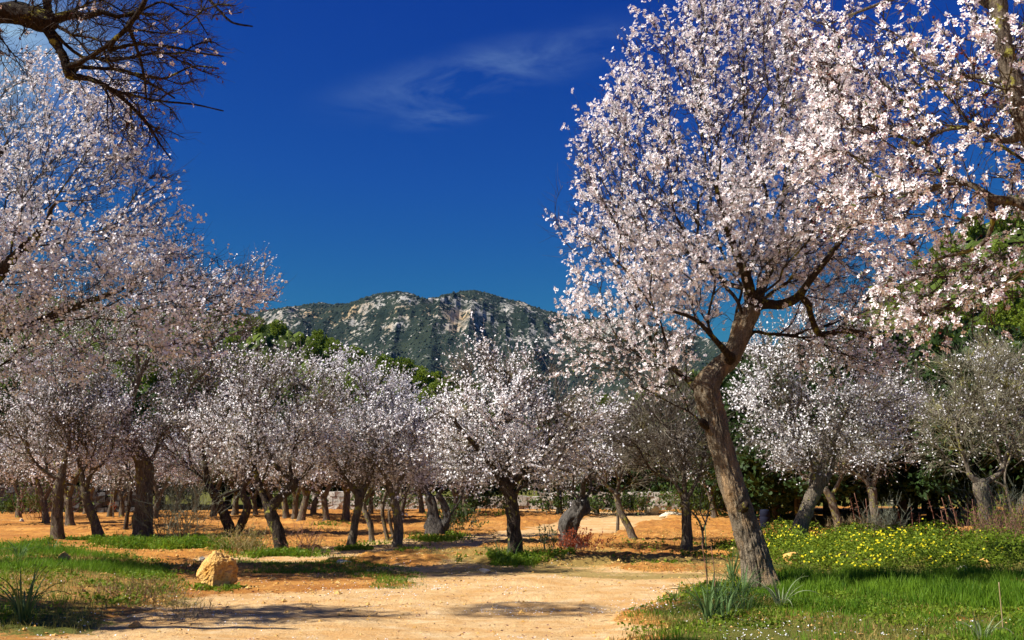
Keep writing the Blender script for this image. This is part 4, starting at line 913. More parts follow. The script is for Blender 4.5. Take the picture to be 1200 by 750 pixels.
for q, (px, py, v) in enumerate(FAR):
    g = on(px, py); lab = descr[v] + ', ' + where(px)
    if v not in protos:
        protos[v] = far_proto(80 + v, 609, (-4, 5, 1)[v], (3200, 2400, 1500)[v], ('twig_grey', 'twig_grey', 'twig_lichen')[v], lab)
        o = protos[v]; o.location = g; continue
    copy_tree(protos[v], g, random.uniform(-.6, .6) + (math.pi if random.random() < .4 else 0), random.uniform(.85, 1.2), lab)

# ------------------------------------------------------------------ evergreens behind the orchard
G_EV = 'dark evergreen trees along the back of the orchard'
ev = [leafy('evergreen_oak', 1.4, .16, (2.3, 2.0, 1.9), 150, 75, .17, 'oak_leaf', 'bark_dark', 'x', G_EV, seed=200 + k, csize=.42) for k in range(3)]
def evlab(px, s, Yd=30):
    sz = 'tall' if s > 1.25 else ('low' if s < .95 else 'round')
    if px < 60: w = 'at the left edge behind the orchard'
    elif px < 200: w = 'behind the trunks of the left group'
    elif px < 320: w = 'behind the tree with crossing stems'
    elif px < 480: w = 'behind the trunks left of centre'
    elif px < 600: w = 'behind the wall, left of the central tree'
    elif px < 700: w = 'behind the wall, right of the central tree'
    elif px < 800: w = 'beyond the white boulders'
    elif px < 900: w = 'close behind the big leaning tree'
    elif px < 920: w = 'just right of the big leaning trunk'
    elif px < 950: w = 'behind the left of the white-blossomed tree'
    elif px < 980: w = 'behind the right of the white-blossomed tree'
    elif px < 1080: w = 'behind the slim pinkish trunk'
    else: w = 'behind the lichen-covered tree' if px < 1140 else 'near the right edge'
    return '%s dark evergreen oak %s%s' % (sz, w, '' if Yd < 37 else ', rear')
EV = [(905, 31, 1.15), (935, 29, 1.0), (875, 34, 1.35), (965, 33, 1.25), (1010, 32, 1.3), (1050, 30, 1.0), (1085, 31, 1.35), (1130, 30, 1.2), (1175, 31, 1.3), (1220, 30, 1.2), (1000, 38, 1.6), (1080, 40, 1.7), (1150, 39, 1.7), (920, 40, 1.6),
      (845, 40, 1.3), (800, 44, 1.2), (760, 47, 1.2), (715, 46, 1.0), (685, 50, 1.2), (640, 49, .9), (600, 52, 1.0), (560, 50, .85), (515, 51, .9), (470, 50, 1.0), (430, 48, 1.2), (395, 50, 1.2), (350, 47, 1.0), (310, 46, 1.2), (270, 45, 1.2), (235, 44, 1.25), (195, 45, 1.2),
      (150, 44, 1.2), (110, 46, 1.3), (75, 44, 1.2), (30, 45, 1.3), (-10, 44, 1.3), (-50, 45, 1.3)]
for q, (px, Yd, s) in enumerate(EV):
    x = (px - 600) / F_PX * Yd; loc = (x, Yd, gh(x, Yd) - .1)
    if q < 3:
        o = ev[q]; o.location = loc; o.scale = (s, s, s * .95); o['label'] = evlab(px, s, Yd)
    else: copy_tree(ev[q % 3], loc, random.uniform(0, 6.28), (s * random.uniform(.95, 1.15), s * random.uniform(.95, 1.15), s), evlab(px, s, Yd))

# pines on both hills
G_PL, G_PR = 'pine trees on the green slope behind the orchard at left', 'pine trees on the slope rising at right'
pine = [leafy('pine_tree', 4.0, .22, (5.0, 2.6, 2.6), 60, 34, .62, 'pine_leaf', 'bark', 'x', G_PL, seed=230 + k, csize=.95) for k in range(3)]
LP = 'bright green pine tree on the slope above the left and central orchard trees'
RP = 'bright green pine tree on the hillside rising behind the orchard at right'
def hillside(px, py, side):
    if side == 'L':
        w = ('above the leftmost straight trunk', 'above the thick left trunk', 'above the tree with crossing stems', 'above the elbow-forked tree', 'above the small pale-trunked tree', 'left of the central tree crown', 'behind the central tree crown')[int(np.clip((px - 150) / 70, 0, 6))]
    else:
        w = ('right of the central tree', 'above the leafless grey tree', 'behind the big leaning tree', 'above the white-blossomed tree', 'above the slim pinkish trunk', 'above the lichen-covered tree', 'at the right edge')[int(np.clip((px - 620) / 86, 0, 6))]
    cr = 375 if side == 'L' else 255
    v = 'foot' if py > cr + 95 else ('crest' if py < cr + 8 else ('high part' if py < cr + 35 else ('middle' if py < cr + 65 else 'lower part')))
    return 'green pine, %s of %s slope, %s' % (v, 'left' if side == 'L' else 'right', w)
cnt = 0
for side, nwant in (('L', 130), ('R', 150)):
    h = HILLS[side]; lr = np.random.default_rng(5 if side == 'L' else 6); k = 0
    while k < nwant:
        if side == 'L':
            px = lr.uniform(150, 640) if lr.random() < .3 else lr.uniform(262, 560); Yd = lr.uniform(150, 338) if lr.random() < .4 else lr.uniform(260, 338)
        else:
            px = (lr.uniform(620, 1230) if lr.random() < .35 else lr.uniform(1120, 1250)) if lr.random() < .7 else lr.uniform(1010, 1150); Yd = lr.uniform(100, 255)
        x = (px - 600) / F_PX * Yd; z = h(x, Yd)
        if side == 'L' and Yd > 290 and px > 290 and px < 350: continue
        s = lr.uniform(.7, 1.3) * (.76 if side == 'L' else .66); pyy = 555 - (z + 3 - CAM_H) / Yd * F_PX; lab = hillside(px, pyy, side)
        if cnt < 3: o = pine[cnt]; o.location = (x, Yd, z - .3); o.scale = (s, s, s); o['label'] = lab; o['group'] = G_PL
        else: copy_tree(pine[cnt % 3], (x, Yd, z - .3), lr.uniform(0, 6.28), (s * lr.uniform(.9, 1.2), s, s * lr.uniform(.85, 1.15)), lab, G_PL if side == 'L' else G_PR)
        cnt += 1; k += 1
# two nearer bright pines seen between the orchard crowns
for px, Yd, s, w in ((695, 62, .62, 'right of the central tree, behind the small bare tree'), (735, 66, .62, 'behind the bare grey tree, left of the big leaning trunk'), (1010, 62, .6, 'behind the white-blossomed tree at right'), (1175, 60, .6, 'near the right edge above the lichen-covered tree'), (1120, 64, .55, 'between the slim trunk and the lichen-covered tree')):
    x = (px - 600) / F_PX * Yd; copy_tree(pine[0], (x, Yd, gh(x, Yd)), random.uniform(0, 6), s, 'bright green bushy pine ' + w, 'nearer pines between the orchard and the hills')

# ------------------------------------------------------------------ walls
def stone_wall(name, label, p0, p1, hgt, thick, ssize, mat, seed, tops=0.12):
    lr = np.random.default_rng(seed); p0, p1 = np.array(p0, float), np.array(p1, float); L = np.linalg.norm(p1 - p0); e = (p1 - p0) / L; nn = np.array([-e[1], e[0]])
    base = np.array([[-1, -1, -1], [1, -1, -1], [1, 1, -1], [-1, 1, -1], [-1, -1, 1], [1, -1, 1], [1, 1, 1], [-1, 1, 1]], float)
    Fq = np.array([[0, 3, 2, 1], [4, 5, 6, 7], [0, 1, 5, 4], [1, 2, 6, 5], [2, 3, 7, 6], [3, 0, 4, 7]])
    rows = int(hgt / (ssize * .7)); V = []; n = 0; Ft = []
    rt = thing(name, label, 'stone wall', (0, 0, 0))
    for r_ in range(rows + 1):
        s = lr.uniform(0, ssize)
        while s < L:
            w = ssize * lr.uniform(.6, 1.5); hh = ssize * .36 * lr.uniform(.85, 1.15)
            if r_ == rows and noise2(np.array([s * .3]), np.array([seed * 1.0]))[0] < 0: s += w; continue
            c2 = p0 + e * (s + w / 2); z0 = gh(c2[0], c2[1]) if (len(V) % 6 == 0) else z0
            q = base * np.array([w * .49, thick / 2, hh]) + lr.normal(0, ssize * .06, (8, 3))
            a = np.outer(q[:, 0], e) + np.outer(q[:, 1], nn); V.append(np.column_stack([a[:, 0] + c2[0], a[:, 1] + c2[1] + lr.normal(0, .02), q[:, 2] + z0 + hh + r_ * ssize * .7]))
            Ft.append(Fq + n); n += 8; s += w
    link('stones', mk('stones', np.vstack(V), [np.vstack(Ft)], M[mat]), rt, kind='stuff')
    return rt
stone_wall('stone_wall', 'low pale drystone wall across the far end of the orchard', (-9.5, 43.6), (7.0, 42.6), .62, .5, .26, 'wall_stone', 3)
stone_wall('stone_wall', 'dark drystone wall, shade painted in its colour, behind the trunks at the far left', (-25, 39.5), (-15.0, 40.5), 1.15, .5, .3, 'wall_shaded', 5)

# ------------------------------------------------------------------ rocks
def rock_mesh(name, sx, sy, sz, seed, mat, sub=4, nplane=11, rough=.05):
    lr = np.random.default_rng(seed); n = 12 * (2 ** sub) // 2
    import bmesh
    bm = bmesh.new(); bmesh.ops.create_icosphere(bm, subdivisions=sub, radius=1); V = np.array([v.co[:] for v in bm.verts]); Fc = np.array([[v.index for v in f.verts] for f in bm.faces]); bm.free()
    pl = nrm(lr.normal(size=(nplane, 3))); dd = lr.uniform(.72, 1.0, nplane); pl = np.vstack([pl, [[0, 0, -1]]]); dd = np.append(dd, .8)
    c = V @ pl.T; r_ = np.min(np.where(c > .05, dd[None] / np.maximum(c, .05), 9), 1); r_ = np.minimum(r_, 1.25)
    nz = noise3(V * 2.6 + seed, seed) * rough * 1.6 + noise3(V * 6 + seed, seed + 1) * rough + noise3(V * 14, seed + 2) * rough * .5
    V = V * (r_ + nz)[:, None]; V = V * np.array([sx, sy, sz]) / 2 / np.array([np.ptp(V[:, 0]), np.ptp(V[:, 1]), np.ptp(V[:, 2])]) * 2
    V[:, 2] -= V[:, 2].min() + .06 * sz
    return mk(name, V, [Fc], M[mat], smoothf=False)
def rock(px, py, w, h, label, mat, seed, name='rock', group=None, sub=4, rz=0., rough=.05, nplane=11):
    g = on(px, py); k = g[1] / F_PX; me = rock_mesh(name, w * k, w * k * .85, h * k * 1.06, seed, mat, sub, nplane, rough)
    o = link(name, me, None, g); o['label'] = label; o['category'] = 'rock'; o.rotation_euler = (0, 0, rz)
    if group: o['group'] = group
    return o
def boulder():
    # hand-laid outline of the ochre boulder: peaked left of centre, steep notched right side
    g = on(252, 689); k = g[1] / F_PX
    import bmesh
    bm = bmesh.new(); bmesh.ops.create_icosphere(bm, subdivisions=6, radius=1); V = np.array([v.co[:] for v in bm.verts]); Fc = np.array([[v.index for v in f.verts] for f in bm.faces]); bm.free()
    pl = [((-.9, -.25, .25), .84), ((-.72, -.30, .62), .60), ((.50, -.15, .80), .72), ((.97, -.1, .10), .74), ((.66, -.75, .05), .62), ((-.35, -.92, .12), .66), ((.1, -.7, .7), .74), ((0, .9, .3), .8), ((-.8, .3, -.5), .78), ((.6, -.1, -.8), .76), ((-.3, -.5, -.8), .76), ((0, 0, -1), .72), ((-.1, .4, .9), .86), ((-.75, -.3, -.6), .75)]
    N_ = nrm(np.array([p[0] for p in pl])); dd = np.array([p[1] for p in pl]); c = V @ N_.T; r_ = np.min(np.where(c > .05, dd[None] / np.maximum(c, .05), 9), 1); r_ = np.minimum(r_, 1.15)
    pit = -np.abs(noise3(V * 5.5 + 3, 4)) * .07 + noise3(V * 2.4, 6) * .04 + noise3(V * 12, 7) * .025 + noise3(V * 26, 8) * .012
    side = smooth(.25, .7, V[:, 0]) ; pit = pit - side * np.maximum(noise3(V * 7 + 9, 12), 0) * .16
    V = V * (r_ + pit)[:, None]; V = V / np.ptp(V, axis=0) * np.array([45, 38, 46]) * k; V[:, 2] -= V[:, 2].min() + .05
    o = link('boulder', mk('boulder', V, [Fc], M['rock_ochre'], smoothf=False), None, g); o['label'] = 'angular ochre boulder on the left verge of the sandy road'; o['category'] = 'rock'
boulder()
rock(75, 661, 14, 13, 'pale yellow pointed stone in the grass on the left bank', 'rock_ochre', 2)
rock(929, 668, 22, 15, 'flat-topped ochre stone among the yellow flowers behind the leaning trunk', 'rock_ochre', 3)
rock(1128, 673, 13, 11, 'white rounded stone at the edge of the green lawn below the flowers', 'rock_white', 4)
rock(1154, 670, 12, 11, 'small pinkish stone among the weeds right of the white rounded stone', 'rock_ochre', 5)
rock(401, 661, 21, 7, 'flat white stone beside the road in front of the elbow-forked tree', 'rock_white', 6)
rock(763, 603, 18, 14, 'white boulder standing by the bend of the far track', 'rock_white', 7, 'boulder')
rock(786, 607, 26, 8, 'long flat white boulder right of the upright white one', 'rock_white', 8, 'boulder')
rock(237, 653, 7, 5, 'small pale stone just behind the ochre boulder', 'rock_white', 9, sub=3)
rock(25, 614, 6, 4, 'small white stone on the orange soil at the far left', 'rock_white', 10, sub=3)
rock(568, 671, 14, 5, 'small flat grey stone in the road left of centre', 'rock_white', 11, sub=3)
rock(179, 706, 8, 6, 'small ochre stone on the left bank below the boulder', 'rock_ochre', 12, sub=3)
rock(781, 700, 9, 6, 'small ochre stone at the road edge by the asphodels', 'rock_ochre', 13, sub=3)
rock(1196, 686, 22, 9, 'flat ochre stone at the right edge beside the lawn', 'rock_ochre', 14, sub=3)
rock(986, 612, 9, 5, 'small white stone on the bare strip before the dark evergreens', 'rock_white', 15, sub=3)
rock(1046, 592, 8, 10, 'pale stone showing in the dark gap behind the slim pinkish trunk', 'rock_white', 16, sub=3)

# ------------------------------------------------------------------ loose stones, petals, grass (uncountable)
def pebbles():
    n = 20000; x = rng.uniform(-9, 9, n * 3); y = rng.uniform(8, 26, n * 3); p, g, d = masks(x, y)
    keep = rng.uniform(0, 1, n * 3) < (0.18 + 0.9 * np.exp(-((p - .5) / .25) ** 2) + .25 * (1 - p)) * (1 - .8 * g) * np.clip(14 / y, 0, 1); x, y = x[keep][:n], y[keep][:n]; n = len(x); z = height(x, y)
    oct_ = np.array([[1, 0, 0], [-1, 0, 0], [0, 1, 0], [0, -1, 0], [0, 0, .7], [0, 0, -.7]]); Fo = np.array([[0, 2, 4], [2, 1, 4], [1, 3, 4], [3, 0, 4], [2, 0, 5], [1, 2, 5], [3, 1, 5], [0, 3, 5]])
    s = .006 + .022 * rng.uniform(0, 1, n) ** 5 + .035 * (rng.uniform(0, 1, n) > .992) + .004 * (y > 16); a = rng.uniform(0, 6.28, n)
    B = oct_[None] * rng.uniform(.6, 1.4, (n, 6, 3)); V = np.stack([B[..., 0] * np.cos(a)[:, None] - B[..., 1] * np.sin(a)[:, None], B[..., 0] * np.sin(a)[:, None] + B[..., 1] * np.cos(a)[:, None], B[..., 2]], -1) * s[:, None, None] + np.stack([x, y, z + s * .2], -1)[:, None]
    o = link('pebbles', mk('pebbles', V.reshape(-1, 3), [(Fo[None] + (np.arange(n) * 6)[:, None, None]).reshape(-1, 3)], M['rock_ochre']), kind='stuff'); o['label'] = 'small loose stones scattered over the road and soil'; o['category'] = 'pebbles'
pebbles()
def petals():
    n = 8000; x = np.concatenate([rng.uniform(-9, 1, n // 2), rng.normal(1.2, 2.2, n // 2)]); y = np.concatenate([rng.uniform(9, 19, n // 2), rng.uniform(8.5, 14, n // 2)]); kk = noise2(x * 1.4, y * 1.4, 71) + .5 * noise2(x * 5, y * 5, 72) > .05; x, y = x[kk], y[kk]; n = len(x); z = height(x, y) + .006
    V, FF, pk, t = flowers(np.stack([x, y, z], -1), np.stack([rng.normal(0, .3, n), rng.normal(0, .3, n), np.ones(n)], -1), rng.uniform(.006, .013, n), 0)
    o = link('fallen_petals', mk('fallen_petals', V, [FF], M['petal'], attrs={'pk': ('POINT', pk * 0), 'tint': ('POINT', t)}), kind='stuff'); o['label'] = 'white fallen blossom petals sprinkled on the grass and road'; o['category'] = 'petals'
petals()
def blades(x, y, hgt, width, lean=.35, zoff=-.01):
    n = len(x); z = height(x, y) + zoff; a = rng.uniform(0, 6.28, n); b = rng.uniform(0, 6.28, n); l = rng.uniform(.1, 1, n) * lean
    dx, dy = np.cos(a), np.sin(a); lx, ly = np.cos(b) * l * hgt, np.sin(b) * l * hgt; w = width * .5
    V = np.empty((n, 5, 3))
    V[:, 0] = np.stack([x - dx * w, y - dy * w, z], -1); V[:, 1] = np.stack([x + dx * w, y + dy * w, z], -1)
    V[:, 2] = np.stack([x + dx * w * .7 + lx * .3, y + dy * w * .7 + ly * .3, z + hgt * .55], -1); V[:, 3] = np.stack([x - dx * w * .7 + lx * .3, y - dy * w * .7 + ly * .3, z + hgt * .55], -1)
    V[:, 4] = np.stack([x + lx, y + ly, z + hgt], -1); i = (np.arange(n) * 5)[:, None]
    return V.reshape(-1, 3), [i + np.array([[0, 1, 2, 3]]), i + np.array([[3, 2, 4]])], np.repeat(np.clip(rng.uniform(0, 1, n) ** 1.5 * 1.2 + .5 * fbm2(x * 3, y * 3, 2, 91), -.3, 1.5), 5)
def stuff_blades(name, label, x, y, h, w, mat, lean=.35, cat='grass'):
    V, Fc, t = blades(x, y, h, w, lean); o = link(name, mk(name, V, Fc, M[mat], attrs={'tint': ('POINT', t)}), kind='stuff'); o['label'] = label; o['category'] = cat
def pick(x0, x1, y0, y1, n, dens, over=4):
    x = rng.uniform(x0, x1, n * over); y = rng.uniform(y0, y1, n * over); k = rng.uniform(0, 1, n * over) < dens(x, y); return x[k][:n], y[k][:n]
def lawn():
    x, y = pick(.8, 9, 8.3, 15, 70000, lambda x, y: smooth(.3, -.3, poly_sd(x, y, LAWN) + .3 * fbm2(x * 1.5, y * 1.5, 3, 5)) * np.clip(.55 + .9 * fbm2(x * .9, y * .9, 3, 14) + smooth(10.3, 12.2, y) * .8 - .5 * smooth(3.3, 2.2, x) , .16, 1), 4)
    h = (.055 + .075 * smooth(10.0, 12.3, y) * smooth(2.8, 3.6, x)) * rng.uniform(.4, 1.4, len(x)) * np.clip(1 + .9 * fbm2(x * 2.2, y * 2.2, 3, 52), .35, 1.8)
    stuff_blades('lawn_grass', 'bright green grass of the lawn at lower right', x, y, h, .010, 'grass', .5)
    x, y = pick(.8, 9, 8.3, 13, 9000, lambda x, y: smooth(.4, -.1, poly_sd(x, y, LAWN)) * np.clip(.4 + fbm2(x * 1.3 + 9, y * 1.3, 3, 15), 0, 1))
    stuff_blades('dry_grass', 'dry yellowish grass mixed into the lower right lawn', x, y, rng.uniform(.02, .09, len(x)), .010, 'grass_dry', .9)
    x, y = pick(-10, -2.2, 9, 21, 42000, lambda x, y: smooth(.2, -.6, poly_sd(x, y, BANK_L) + .6 * fbm2(x, y, 3, 5)) * np.clip(-.05 + 1.3 * fbm2(x * .9, y * 1.1, 4, 12) + .35 * smooth(-4.5, -6.5, x), .02, 1), 8)
    stuff_blades('bank_grass', 'green grass tufts on the left bank of the road', x, y, rng.uniform(.04, .13, len(x)) * (.7 + .6 * smooth(-4.5, -6, x)), .008, 'grass', .6)
    x, y = pick(-9, -1.8, 9, 19, 16000, lambda x, y: smooth(.5, -.3, poly_sd(x, y, BANK_L) + .6 * fbm2(x, y, 3, 6)) * np.clip(.5 + fbm2(x * 1.1 + 4, y * 1.1, 3, 19), 0, 1))
    stuff_blades('bank_dry_grass', 'dry brownish grass on the left bank beside the boulder', x, y, rng.uniform(.02, .10, len(x)), .008, 'grass_dry', 1.0)
    x, y = pick(-6, 3, 12, 20, 9000, lambda x, y: smooth(.1, -.4, poly_sd(x, y, ISLAND) + .5 * fbm2(x * 1.4, y * 1.4, 3, 6)), 30)
    stuff_blades('verge_grass', 'low grass on the shaded verge left of the road', x, y, rng.uniform(.02, .07, len(x)), .010, 'grass', .8)
    x, y = pick(-10, 10, 14.6, 34, 30000, lambda x, y: np.clip(-.15 + .8 * fbm2(x * .45, y * 1.0, 3, 21), 0, 1) * smooth(34, 18, y) * (1 - masks(x, y)[0]), 8)
    stuff_blades('orchard_weeds', 'short yellow-green weeds on the orange orchard soil', x, y, rng.uniform(.02, .08, len(x)), .014, 'grass_dry', .8, 'weeds')
lawn()
def foot_tufts():
    X, Y, H = [], [], []
    for px, py, w, dep, n, h in ((240, 690, 16, .22, 260, .06), (268, 691, 14, .2, 200, .05), (603, 655, 45, .6, 2200, .14), (465, 645, 40, .6, 1500, .10), (411, 644, 35, .6, 1200, .09), (436, 640, 40, .6, 900, .09), (513, 633, 35, .8, 1500, .16), (330, 652, 45, .6, 2200, .16), (275, 645, 35, .6, 1600, .2), (168, 642, 75, .8, 5200, .22), (220, 642, 45, .8, 3600, .24), (118, 640, 45, .7, 2200, .16), (68, 636, 40, .8, 1800, .14),
                             (805, 644, 50, .7, 1600, .10), (840, 640, 35, .6, 1600, .16), (745, 640, 30, .6, 500, .07), (675, 648, 35, .5, 700, .08), (520, 628, 30, 1, 900, .14), (640, 655, 40, .7, 1100, .10), (885, 690, 60, .5, 2500, .10), (570, 657, 30, .7, 700, .1), (380, 616, 30, 1.5, 500, .12), (590, 606, 18, 1, 400, .35), (770, 660, 50, .8, 700, .06), (830, 655, 40, .8, 900, .07)):
        g = on(px, py); k = g[1] / F_PX; X.append(rng.normal(g[0], w * k * .45, n)); Y.append(rng.normal(g[1], dep * .5, n)); H.append(h * rng.uniform(.3, 1.2, n))
    x, y, h = map(np.concatenate, (X, Y, H)); kk = noise2(x * 1.6, y * 1.6, 88) > -.15; x, y, h = x[kk], y[kk], h[kk]
    i = rng.choice(len(x), 16000); P = np.stack([x[i], y[i], height(x[i], y[i]) + h[i] * rng.uniform(0, .8, len(i))], -1); V, Fq, t = leafquads(P, nrm(np.stack([rng.normal(size=len(i)), rng.normal(size=len(i)), rng.uniform(0, 1, len(i))], -1)), rng.uniform(.03, .07, len(i)), .7)
    o = link('leafy_weeds', mk('leafy_weeds', V, [Fq], M['clover'], attrs={'tint': ('POINT', t)}), kind='stuff'); o['label'] = 'fresh green leafy weeds clustered at the feet of the orchard trees'; o['category'] = 'weeds'
    kk = rng.uniform(size=len(x)) < .5; x, y, h = x[kk], y[kk], h[kk]
    stuff_blades('tree_foot_grass', 'bright green weeds growing round the feet of the orchard trees', x, y, h, .016, 'grass', .7, 'weeds')
foot_tufts()
def litter():
    n = 5000; x = rng.uniform(-8, 6, n); y = rng.uniform(8.3, 20, n); k = noise2(x * .8, y * .8, 95) > -.2; x, y = x[k], y[k]; n = len(x)
    V, Fq, t = leafquads(np.stack([x, y, height(x, y) + .006], -1), nrm(np.stack([rng.normal(size=n), rng.normal(size=n), rng.normal(0, .12, n)], -1)), rng.uniform(.015, .045, n), .45)
    o = link('leaf_litter', mk('leaf_litter', V, [Fq], M['mauve_stem'], attrs={'tint': ('POINT', t)}), kind='stuff'); o['label'] = 'brown dead leaves littering the road and verges'; o['category'] = 'leaf litter'
    def w(n, x0, x1, y0, y1, poly, mat, nm, lab, s0, s1, h):
        x, y = pick(x0, x1, y0, y1, n, lambda x, y: smooth(.4, -.2, poly_sd(x, y, poly)) * np.clip(.15 + 1.6 * fbm2(x * 1.6 + 5, y * 1.6, 3, 97), 0, 1), 8)
        n = len(x); V, Fq, t = leafquads(np.stack([x, y, height(x, y) + rng.uniform(0, h, n)], -1), nrm(np.stack([rng.normal(size=n), rng.normal(size=n), rng.uniform(.1, .9, n)], -1)), rng.uniform(s0, s1, n), .7)
        o = link(nm, mk(nm, V, [Fq], M[mat], attrs={'tint': ('POINT', t)}), kind='stuff'); o['label'] = lab; o['category'] = 'weeds'
    w(9000, .8, 9, 8.3, 13.5, LAWN, 'clover', 'lawn_weeds', 'broad-leaved green weeds among the lawn grass at lower right', .02, .05, .05)
    w(9000, -10, -2, 9, 20, BANK_L, 'clover', 'bank_weeds', 'broad-leaved green weeds patched over the left bank', .02, .055, .06)
litter()
def yellow_patch():
    def dens(x, y): return smooth(.35, -.5, poly_sd(x, y, YELLOW) + .5 * fbm2(x * .8, y * .8, 3, 5))
    x, y = pick(3, 14, 12.5, 26, 65000, dens, 4); hmax = .14 + .27 * np.clip(1.3 * fbm2(x * 1.5, y * 1.1, 4, 44) + .42, 0, 1.3); z = height(x, y) + hmax * rng.uniform(.1, 1, len(x)) ** .5
    n = len(x); D = nrm(np.stack([rng.normal(size=n), rng.normal(size=n), rng.uniform(-.1, .9, n)], -1)); V, Fq, t = leafquads(np.stack([x, y, z], -1), D, rng.uniform(.025, .055, n), .8)
    o = link('clover_foliage', mk('clover_foliage', V, [Fq], M['clover'], attrs={'tint': ('POINT', t)}), kind='stuff'); o['label'] = 'dense clover-like green foliage bank below the trees at right'; o['category'] = 'ground cover'
    x, y = pick(3, 13, 13, 25, 1150, lambda x, y: dens(x, y) * np.clip(1.5 * fbm2(x * .75, y * .9, 3, 77) + .12, .0, 1) * (.12 + .88 * smooth(8.8, 6.4, x * 17 / y)), 6)
    hmax = .16 + .27 * np.clip(1.3 * fbm2(x * 1.5, y * 1.1, 4, 44) + .42, 0, 1.3); n = len(x); P = np.stack([x, y, height(x, y) + hmax * rng.uniform(.75, 1.1, n)], -1)
    V, FF, pk, t = flowers(P, np.stack([rng.normal(-.3, .5, n), rng.normal(-.5, .4, n), np.full(n, .8)], -1), rng.uniform(.013, .026, n), 1)
    o = link('yellow_flowers', mk('yellow_flowers', V, [FF], M['yellow'], attrs={'tint': ('POINT', t)}), kind='stuff'); o['label'] = 'bright yellow wood sorrel flowers over the green foliage bank at right'; o['category'] = 'flowers'
yellow_patch()

# ------------------------------------------------------------------ strap-leaved plants: each leaf a part
def strap_mesh(L, w, arch, seed, mat):
    lr = np.random.default_rng(seed); K = 9; t = np.linspace(0, 1, K); ang = R(80) - arch * t ** 1.3
    ds = L / (K - 1); X = np.concatenate([[0], np.cumsum(np.cos(ang[:-1]) * ds)]); Z = np.concatenate([[0], np.cumsum(np.sin(ang[:-1]) * ds)])
    sw = lr.normal(0, .05) * L * t ** 2; ww = w * np.minimum(1, (1 - t) * 2.2 + .02) * (.7 + .3 * np.minimum(1, t * 5))
    V = np.concatenate([np.stack([X, sw - ww / 2, Z], -1), np.stack([X, sw, Z - w * .25], -1), np.stack([X, sw + ww / 2, Z], -1)]); i = np.arange(K - 1)[:, None]
    Fq = np.concatenate([np.concatenate([i, i + K, i + K + 1, i + 1], 1), np.concatenate([i + K, i + 2 * K, i + 2 * K + 1, i + K + 1], 1)])
    return mk('leaf', V, [Fq], M[mat], attrs={'tint': ('POINT', np.full(len(V), lr.uniform()))}, smoothf=True)
STR = {m: [strap_mesh(1.0, .034 + .012 * (k % 3), R(20 + 22 * (k % 6)), k, m) for k in range(8)] for m in ('strap', 'strap_pale')}
def asphodel(px, py, n, L, label, mat='strap', tilt=0., stalk=0, seed=0, spread=.05, group='clumps of strap-leaved asphodel'):
    L = L * (.85 if px > 700 else 1); g = on(px, py); lr = np.random.default_rng(seed + 300); rt = thing('asphodel', label, 'plant', g, group)
    for k in range(int(n * 1.6)):
        o = link('leaf', STR[mat][lr.integers(8)], rt); s = L * lr.uniform(.55, 1.15); o.scale = (s, s * .8, s); a = lr.uniform(0, 6.28); o.location = (math.cos(a) * spread * lr.random(), math.sin(a) * spread * lr.random(), -.01); o.rotation_euler = (lr.normal(0, .12), lr.normal(0, .15) + tilt, a)
    for k in range(stalk):
        H = L * lr.uniform(1.4, 2.0); P = catmull(np.array([[0, 0, 0], [lr.normal(0, .02), 0, H * .5], [lr.normal(0, .04), lr.normal(0, .03), H]]), 4); V, Fc = tube(P, np.linspace(.007, .004, len(P)), 6); link('stalk', mk('stalk', V, Fc, M['mauve_stem'] if k % 2 == 0 else M['strap'], attrs={'tint': ('POINT', np.full(len(V), .5))}, smoothf=True), rt)
    return rt
asphodel(28, 722, 26, .55, 'big strap-leaved asphodel clump in the lower left corner', seed=1, spread=.08)
asphodel(22, 658, 18, .45, 'asphodel clump at the left edge on top of the bank', seed=2)
asphodel(60, 652, 9, .35, 'small asphodel clump right of the one on top of the bank', seed=22)
asphodel(830, 728, 20, .62, 'asphodel clump with a tall brown stalk in front of the leaning trunk', seed=3, stalk=2)
asphodel(852, 712, 26, .50, 'dense asphodel clump directly left of the leaning trunk base', seed=4, spread=.16)
asphodel(868, 700, 22, .48, 'asphodel clump touching the leaning trunk base', seed=5, spread=.14)
asphodel(838, 700, 16, .40, 'asphodel clump between the road edge and the trunk clumps', seed=6, spread=.12, stalk=1)
asphodel(858, 680, 14, .62, 'upright asphodel behind the clumps, left of the leaning trunk', seed=7, spread=.05)
asphodel(789, 704, 11, .24, 'small bluish asphodel at the edge of the road', seed=8)
asphodel(846, 722, 22, .44, 'broad asphodel clump right of the one with the tall stalk', seed=31, spread=.16)
asphodel(874, 716, 20, .36, 'low asphodel clump just below the leaning trunk base', seed=32, spread=.15)
asphodel(915, 712, 12, .58, 'pale drooping asphodel right of the leaning trunk', 'strap_pale', seed=9, tilt=.35)
asphodel(1150, 752, 14, .36, 'pale green asphodel tuft at the bottom right', 'strap_pale', seed=10)
asphodel(590, 657, 22, .40, 'bluish strap-leaved tuft at the foot of the central almond tree', seed=11, spread=.2)

